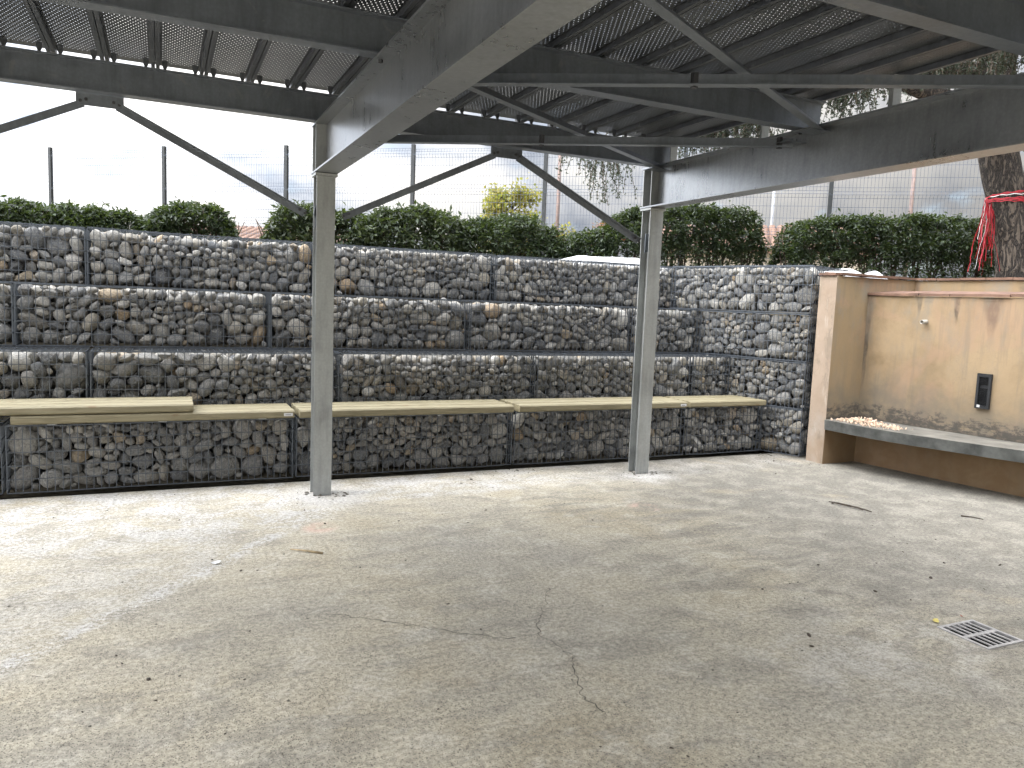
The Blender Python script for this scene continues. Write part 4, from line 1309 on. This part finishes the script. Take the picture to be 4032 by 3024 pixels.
# ------------------------------------------------------------------ fence
FP = [(-4.67, 21.7), (-2.16, 19.66), (0.08, 17.83), (2.28, 16.04), (4.37, 14.33), (6.37, 12.71), (8.29, 11.14), (10.15, 9.63), (12.0, 8.12)]
fen = thing('mesh_fence', 'tall dark wire mesh fence with posts behind the hedges', 'fence', (4.37, 14.33, 2.25))
FX, FY, FZ = 4.37, 14.33, 2.25
def ftop(i): return 4.46 - 0.018 * i
for i, (x, y) in enumerate(FP):
    m_ = MB(); m_.box(-0.033, 0.033, -0.033, 0.033, -0.3, ftop(i) - FZ + 0.08)
    po = m_.build('post', M_POSTM, fen, (x - FX, y - FY, 0)); po.rotation_euler = (0, 0, math.radians(-39.2))
for i in range(len(FP) - 1):
    a, b = Vector((*FP[i], 0)), Vector((*FP[i + 1], 0))
    d = (b - a); L = d.length; d /= L; nrm = Vector((d.y, -d.x, 0))
    m_ = MB()
    H = 2.18
    zt = (ftop(i) + ftop(i + 1)) / 2 - FZ
    folds = [0.10, 0.78, 1.46, 2.10]
    def offs(h):
        for q in folds:
            e = abs(h - q)
            if e < 0.055: return 0.035 * (1 - e / 0.055)
        return 0.0
    hs = []
    for q in folds: hs += [q - 0.055, q, q + 0.055]
    hs = sorted(set([0.0, H] + [h for h in hs if 0 < h < H]))
    nv = int(L / 0.0555)
    org = a - Vector((FX, FY, 0))
    for k in range(1, nv):
        p = org + d * (L * k / nv)
        m_.wire([p + nrm * offs(h) + Vector((0, 0, zt - h)) for h in hs], 0.0027, 3)
    hz = sorted(set([0.0] + hs + [0.30, 0.50, 0.66, 0.98, 1.18, 1.34, 1.66, 1.86]))
    for h in hz:
        m_.wire([org + nrm * offs(h) + Vector((0, 0, zt - h)), org + d * L + nrm * offs(h) + Vector((0, 0, zt - h))], 0.0034, 3)
    tag(m_.build('mesh_panel', M_FWIRE, fen), kind='stuff')

# poles beyond the fence
for (x, y, z, mt, lab) in ((9.49, 18.12, 6.2, M_POLE, 'thin rusty brown pole beyond the fence, left of the second column'), (17.92, 14.27, 6.6, M_POLE, 'thin brown pole beyond the fence at right'), (18.22, 19.65, 6.2, M_POLEG, 'pale grey lamp pole far beyond the fence')):
    p = thing('lamp_pole', lab, 'pole', (x, y, 2.2))
    m_ = MB(); m_.wire([(0, 0, 0), (0, 0, z - 2.2)], [0.055, 0.045], 8); m_.build('shaft', mt, p, smooth=True)
    m_ = MB(); m_.box(-0.12, 0.12, -0.12, 0.12, -0.05, 0.02); m_.build('foot_plate', mt, p)

# ------------------------------------------------------------------ houses glimpsed through the gaps
def house(label, x, y, rz, L, D, zw, zr, tiles=26):
    t = thing('house', label, 'house', (x, y, 2.2), rz)
    m_ = MB(); m_.box(-L / 2, L / 2, 0, D, -0.3, zw - 2.2); m_.build('wall', M_CREAM, t)
    rf = MB()
    e = 0.35
    rf.add([(-L / 2 - e, -e, zw - 2.24), (L / 2 + e, -e, zw - 2.24), (L / 2 + e, D / 2, zr - 2.2), (-L / 2 - e, D / 2, zr - 2.2), (L / 2 + e, D + e, zw - 2.24), (-L / 2 - e, D + e, zw - 2.24)], [(0, 1, 2, 3), (3, 2, 4, 5)])
    rf.box(-L / 2 - e, L / 2 + e, -e - 0.02, -e + 0.06, zw - 2.32, zw - 2.245)
    ro = rf.build('roof', M_TILE, t)
    n = int((L + 2 * e) / 0.22)
    tm = MB()
    seg = 6
    Ls = math.hypot(D / 2 + e, zr - zw + 0.04)
    vs = []
    for q in range(2):
        for k in range(seg + 1):
            a = PI * k / seg
            vs.append((0.10 * math.cos(a), q * 1.0, 0.07 * math.sin(a)))
    tm.add(vs, [(k, k + 1, seg + 2 + k, seg + 1 + k) for k in range(seg)])
    me = tm.mesh('roof_tile', M_TILE, True)
    for k in range(n):
        o = link('roof_tile', me, ro, (-L / 2 - e + (k + .5) * (L + 2 * e) / n, -e - 0.05, zw - 2.235))
        o.rotation_euler = (math.atan2(zr - zw + 0.04, D / 2 + e), 0, 0)
        o.scale = (1, Ls, 1)
    return t

house('low house with terracotta tile roof seen through the left hedge gap', 2.6, 23.6, math.radians(-24), 5.0, 4.5, 3.05, 3.62)
house('low cream house with terracotta eaves seen through the right hedge gap', 14.45, 15.75, math.radians(-40), 5.0, 4.0, 3.22, 4.0)

# ------------------------------------------------------------------ trees
def tree(name, label, x, y, z0, zc, rx, rz_, mat, leaf, n, seed_, cat='tree', pointed=True):
    t = thing(name, label, cat, (x, y, z0))
    rr = random.Random(seed_); r = np.random.RandomState(seed_)
    m_ = MB()
    H = zc + rz_ - z0
    m_.wire([(0, 0, -0.2), (0.02, 0, H * .3), (-0.03, 0.02, H * .6), (0, 0, H * .9)], [0.09, 0.075, 0.05, 0.02], 7)
    tr = m_.build('trunk', M_STEM, t, smooth=True)
    tips = []
    lb = MB()
    for k in range(26):
        h = H * rr.uniform(.25, .92); a = rr.uniform(0, 2 * PI)
        f_ = (1 - (h / H) ** 1.6) if pointed else math.sqrt(max(0.05, 1 - ((h - (zc - z0)) / rz_) ** 2))
        L = rx * rr.uniform(.5, 1.0) * max(f_, .15)
        p = [(0, 0, h - L * .5), (math.cos(a) * L * .5, math.sin(a) * L * .5, h - L * .1), (math.cos(a) * L, math.sin(a) * L, h + L * .25)]
        lb.wire(p, [0.025, 0.014, 0.005], 4); tips.append((p[1], p[2]))
    tag(lb.build('limb', M_STEM, t), kind='stuff')
    pts = []
    for _ in range(n):
        a, b = rr.choice(tips); f_ = rr.uniform(0, 1.1)
        pts.append([a[i] + (b[i] - a[i]) * f_ + rr.gauss(0, rx * .13) for i in range(3)])
    leaf_cloud(pts, leaf, mat, 'crown', t, seed_, 0.7)
    return t

tree('autumn_tree', 'yellow autumn tree standing beyond the mesh fence', 9.25, 20.5, 2.2, 3.75, 1.05, 1.0, M_YEL, 0.12, 8000, 21, 'tree', False)
tree('autumn_bush', 'small red autumn bush beyond the fence, left of the second column', 10.62, 17.5, 2.2, 3.35, 0.5, 0.5, M_RED, 0.09, 900, 22, 'bush', False)
tree('autumn_bush', 'small orange autumn bush between yellow tree and red bush', 9.57, 17.95, 2.2, 3.2, 0.38, 0.5, M_YEL, 0.09, 500, 23, 'bush', False)

# the cedar
ced = thing('cedar_tree', 'big cedar with taped brown trunk and drooping boughs over the canopy', 'tree', (9.42, 6.15, 1.9))
CX_, CY_, CZ_ = 9.42, 6.15, 1.9
def lathe_path(m_, pts, rad, n=22, seed_=0, amp=0.06):
    rings = []
    for i, (p, r_) in enumerate(zip(pts, rad)):
        rg = []
        for k in range(n):
            a = 2 * PI * k / n
            q = 1 + amp * mnoise.noise(Vector((math.cos(a) * 2.2, math.sin(a) * 2.2, p[2] * 1.3 + seed_))) + 0.045 * mnoise.noise(Vector((math.cos(a) * 7, math.sin(a) * 7, p[2] * 4 + seed_)))
            rg.append((p[0] + r_ * q * math.cos(a), p[1] + r_ * q * math.sin(a), p[2]))
        rings.append(rg)
    vs = [q for rg in rings for q in rg]
    m_.add(vs, [(i * n + k, i * n + (k + 1) % n, (i + 1) * n + (k + 1) % n, (i + 1) * n + k) for i in range(len(rings) - 1) for k in range(n)])

def smooth_path(keys, n):
    out = []
    K = np.array(keys, float)
    t_ = np.linspace(0, 1, len(K)); tt = np.linspace(0, 1, n)
    for c in range(K.shape[1]):
        pass
    return [tuple(np.interp(x, t_, K[:, c]) for c in range(K.shape[1])) for x in tt]

m_ = MB()
path = smooth_path([(0.03, -0.27, -0.15, 0.34), (0.0, -0.26, 0.05, 0.29), (-0.03, -0.25, 0.25, 0.25), (-0.06, -0.19, 0.6, 0.226), (-0.13, -0.125, 0.92, 0.22), (-0.20, -0.045, 1.3, 0.22), (-0.25, 0.025, 1.66, 0.218), (-0.34, 0.10, 2.6, 0.20), (-0.25, 0.1, 4.5, 0.16), (-0.1, 0.1, 7.5, 0.05)], 70)
lathe_path(m_, [p[:3] for p in path], [p[3] for p in path], 26, 1)
trunk = m_.build('trunk', M_BARK, ced, smooth=True)
m_ = MB()
path = smooth_path([(0.52, -0.12, -0.1, 0.36), (0.48, -0.12, 0.4, 0.26), (0.45, -0.12, 1.3, 0.23), (0.5, -0.12, 2.6, 0.2), (0.7, -0.2, 4.5, 0.14), (0.9, -0.3, 7.0, 0.05)], 50)
lathe_path(m_, [p[:3] for p in path], [p[3] for p in path], 24, 5)
m_.build('trunk', M_BARK, ced, smooth=True)

rc = random.Random(31)
def limb(keys, rad):
    m_ = MB(); p = smooth_path(keys, 14)
    m_.wire([(q[0] - CX_, q[1] - CY_, q[2] - CZ_) for q in p], [rad * (1 - 0.75 * i / 13) for i in range(14)], 8)
    m_.build('limb', M_BARK, ced, smooth=True)

# limbs reach over the corner; drooping sprays hang from them
limb([(9.3, 6.2, 3.5), (8.3, 6.0, 3.95), (7.37, 5.75, 3.90), (7.0, 5.9, 4.02), (6.3, 6.6, 4.15), (5.2, 7.8, 4.1)], 0.13)
limb([(9.3, 6.2, 4.4), (8.6, 6.4, 4.55), (7.6, 6.9, 4.4), (6.4, 8.2, 4.3), (5.0, 8.4, 4.2), (4.2, 8.6, 3.9)], 0.11)
limb([(9.4, 6.0, 4.2), (8.7, 5.4, 4.6), (7.9, 4.8, 4.5), (7.2, 4.6, 4.3)], 0.09)

tufts = []
twigs = MB()
def spray(x, y, z, length, n, spread=0.12, step=0.035):
    for _ in range(n):
        px, py, pz = x + rc.gauss(0, spread), y + rc.gauss(0, spread), z + rc.gauss(0, spread * .5)
        dx, dy = rc.gauss(0, .35), rc.gauss(0, .35)
        L = length * rc.uniform(.45, 1.1); k = max(3, int(L / step)); line = []
        dz = -0.25
        for i in range(k):
            line.append((px - CX_, py - CY_, pz - CZ_))
            if rc.random() < 0.92: tufts.append((px - CX_ + rc.gauss(0, .012), py - CY_ + rc.gauss(0, .012), pz - CZ_ + rc.gauss(0, .01)))
            dz = max(-1.0, dz - 0.13)
            nl = math.sqrt(dx * dx + dy * dy + dz * dz)
            px += dx / nl * step; py += dy / nl * step; pz += dz / nl * step
            dx *= 0.93; dy *= 0.93
        if len(line) > 2: twigs.wire(line[::2] if len(line) > 4 else line, 0.0028, 3)

# hanging sprays left of the second column
for (x, y, z, L, n) in ((4.45, 8.12, 3.30, .30, 7), (4.62, 8.05, 3.32, .42, 12), (4.80, 7.97, 3.34, .62, 16), (4.93, 7.90, 3.34, .48, 12), (5.06, 7.84, 3.30, .20, 5), (5.55, 7.65, 3.25, .22, 5), (5.62, 7.62, 3.05, .18, 4)):
    spray(x, y, z, L, n, 0.07)
for (x, y, z, L, n) in ((4.7, 8.1, 3.75, .5, 12), (5.2, 7.9, 3.85, .5, 14)):
    spray(x, y, z, L, n, 0.2)
# curtain behind and right of the deck edge
for i in range(64):
    u = rc.random()
    spray(5.75 + 1.05 * u, 8.05 - 0.55 * u, 4.05 + rc.uniform(-.1, .15), rc.uniform(.35, .75), 9, 0.17)
for i in range(26):
    u = rc.random()
    spray(6.65 + .4 * u, 6.62 - .25 * u, 4.15 + rc.uniform(-.1, .1), rc.uniform(.3, .62), 8, 0.13)
for i in range(14):
    u = rc.random()
    spray(7.15 + .75 * u, 6.3 - .5 * u, 4.5 + rc.uniform(-.1, .2), rc.uniform(.25, .55), 7, 0.16)
for i in range(56):
    u = rc.random()
    spray(7.4 + 1.0 * u, 5.85 - .75 * u, 4.55 + rc.uniform(-.15, .25), rc.uniform(.35, .75), 8, 0.18)
for i in range(30):
    spray(rc.uniform(6.2, 9.6), rc.uniform(4.6, 8.4), rc.uniform(4.9, 5.8), rc.uniform(.4, .8), 7, 0.25)
spray(7.12, 5.83, 3.98, .2, 4, .03); spray(9.1, 5.75, 3.62, .14, 8, .06)
tag(twigs.build('branchlets', M_STEM, ced), kind='stuff')
# needle rosettes
n = len(tufts)
rs = np.random.RandomState(4)
T = np.array(tufts)
K = 6
d = rs.normal(0, 1, (n, K, 3)); d /= np.linalg.norm(d, axis=2)[..., None]
s = np.cross(d, rs.normal(0, 1, (n, K, 3))); s /= np.linalg.norm(s, axis=2)[..., None]
Ln = rs.uniform(0.020, 0.040, (n, K, 1))
a = T[:, None, :] + s * 0.007; b = T[:, None, :] - s * 0.007; c = T[:, None, :] + d * Ln
V = np.stack([a, b, c], 2).reshape(-1, 3)
me = bpy.data.meshes.new('needles')
me.from_pydata(V.tolist(), [], np.arange(len(V)).reshape(-1, 3).tolist())
me.materials.append(M_CEDAR)
tag(link('needles', me, ced), kind='stuff')

# barrier tape knotted round the trunk
tape = thing('barrier_tape', 'shredded red and white barrier tape tied round the cedar trunk', 'tape', (9.255, 6.055, 3.0))
rt = random.Random(3)
m_ = MB(); mw_ = MB()
for k in range(8):
    z_off = rt.uniform(-.045, .03); tl = rt.uniform(-.02, .13); rad = 0.232 + rt.uniform(0, .012)
    pl = []
    for i in range(25):
        a = math.radians(100 + 220 * i / 24)      # the side towards the yard, left edge to right
        pl.append((rad * math.cos(a) * 1.0, rad * math.sin(a), z_off + tl * (i / 24) + 0.006 * math.sin(i * 1.7 + k)))
    hw = rt.uniform(.003, .007)
    tgt = mw_ if k in (3,) else m_
    b = len(tgt.v)
    tgt.add([(p[0], p[1], p[2] - hw) for p in pl] + [(p[0], p[1], p[2] + hw) for p in pl], [(i, i + 1, 25 + i + 1, 25 + i) for i in range(24)])
tag(m_.build('red_wrap', M_TAPER, tape), kind='stuff'); mw_.build('white_wrap', M_TAPEW, tape)
def strand(tgt, x, y, z, L, hw):
    pl = [(x, y, z)]; dx, dy = rt.gauss(-.03, .07), rt.gauss(-.02, .06)
    k = 14
    for i in range(k):
        p = pl[-1]
        pl.append((p[0] + dx * L / k + rt.gauss(0, .006), p[1] + dy * L / k + rt.gauss(0, .006), p[2] - L / k))
        if i == 3: dx += rt.gauss(-.02, .09)
    a = rt.uniform(0, PI)
    ex, ey = math.cos(a) * hw, math.sin(a) * hw
    n_ = len(pl)
    tgt.add([(p[0] - ex, p[1] - ey, p[2]) for p in pl] + [(p[0] + ex, p[1] + ey, p[2]) for p in pl], [(i, i + 1, n_ + i + 1, n_ + i) for i in range(n_ - 1)])
for k in range(34):
    m_ = MB()
    strand(m_, -0.20 + rt.uniform(-.03, .03), 0.10 + rt.uniform(-.06, .06), rt.uniform(-.05, .03), rt.uniform(.3, .88), rt.uniform(.0025, .0055))
    m_.build('strand', M_TAPER if k % 17 != 5 else M_TAPEW, tape)
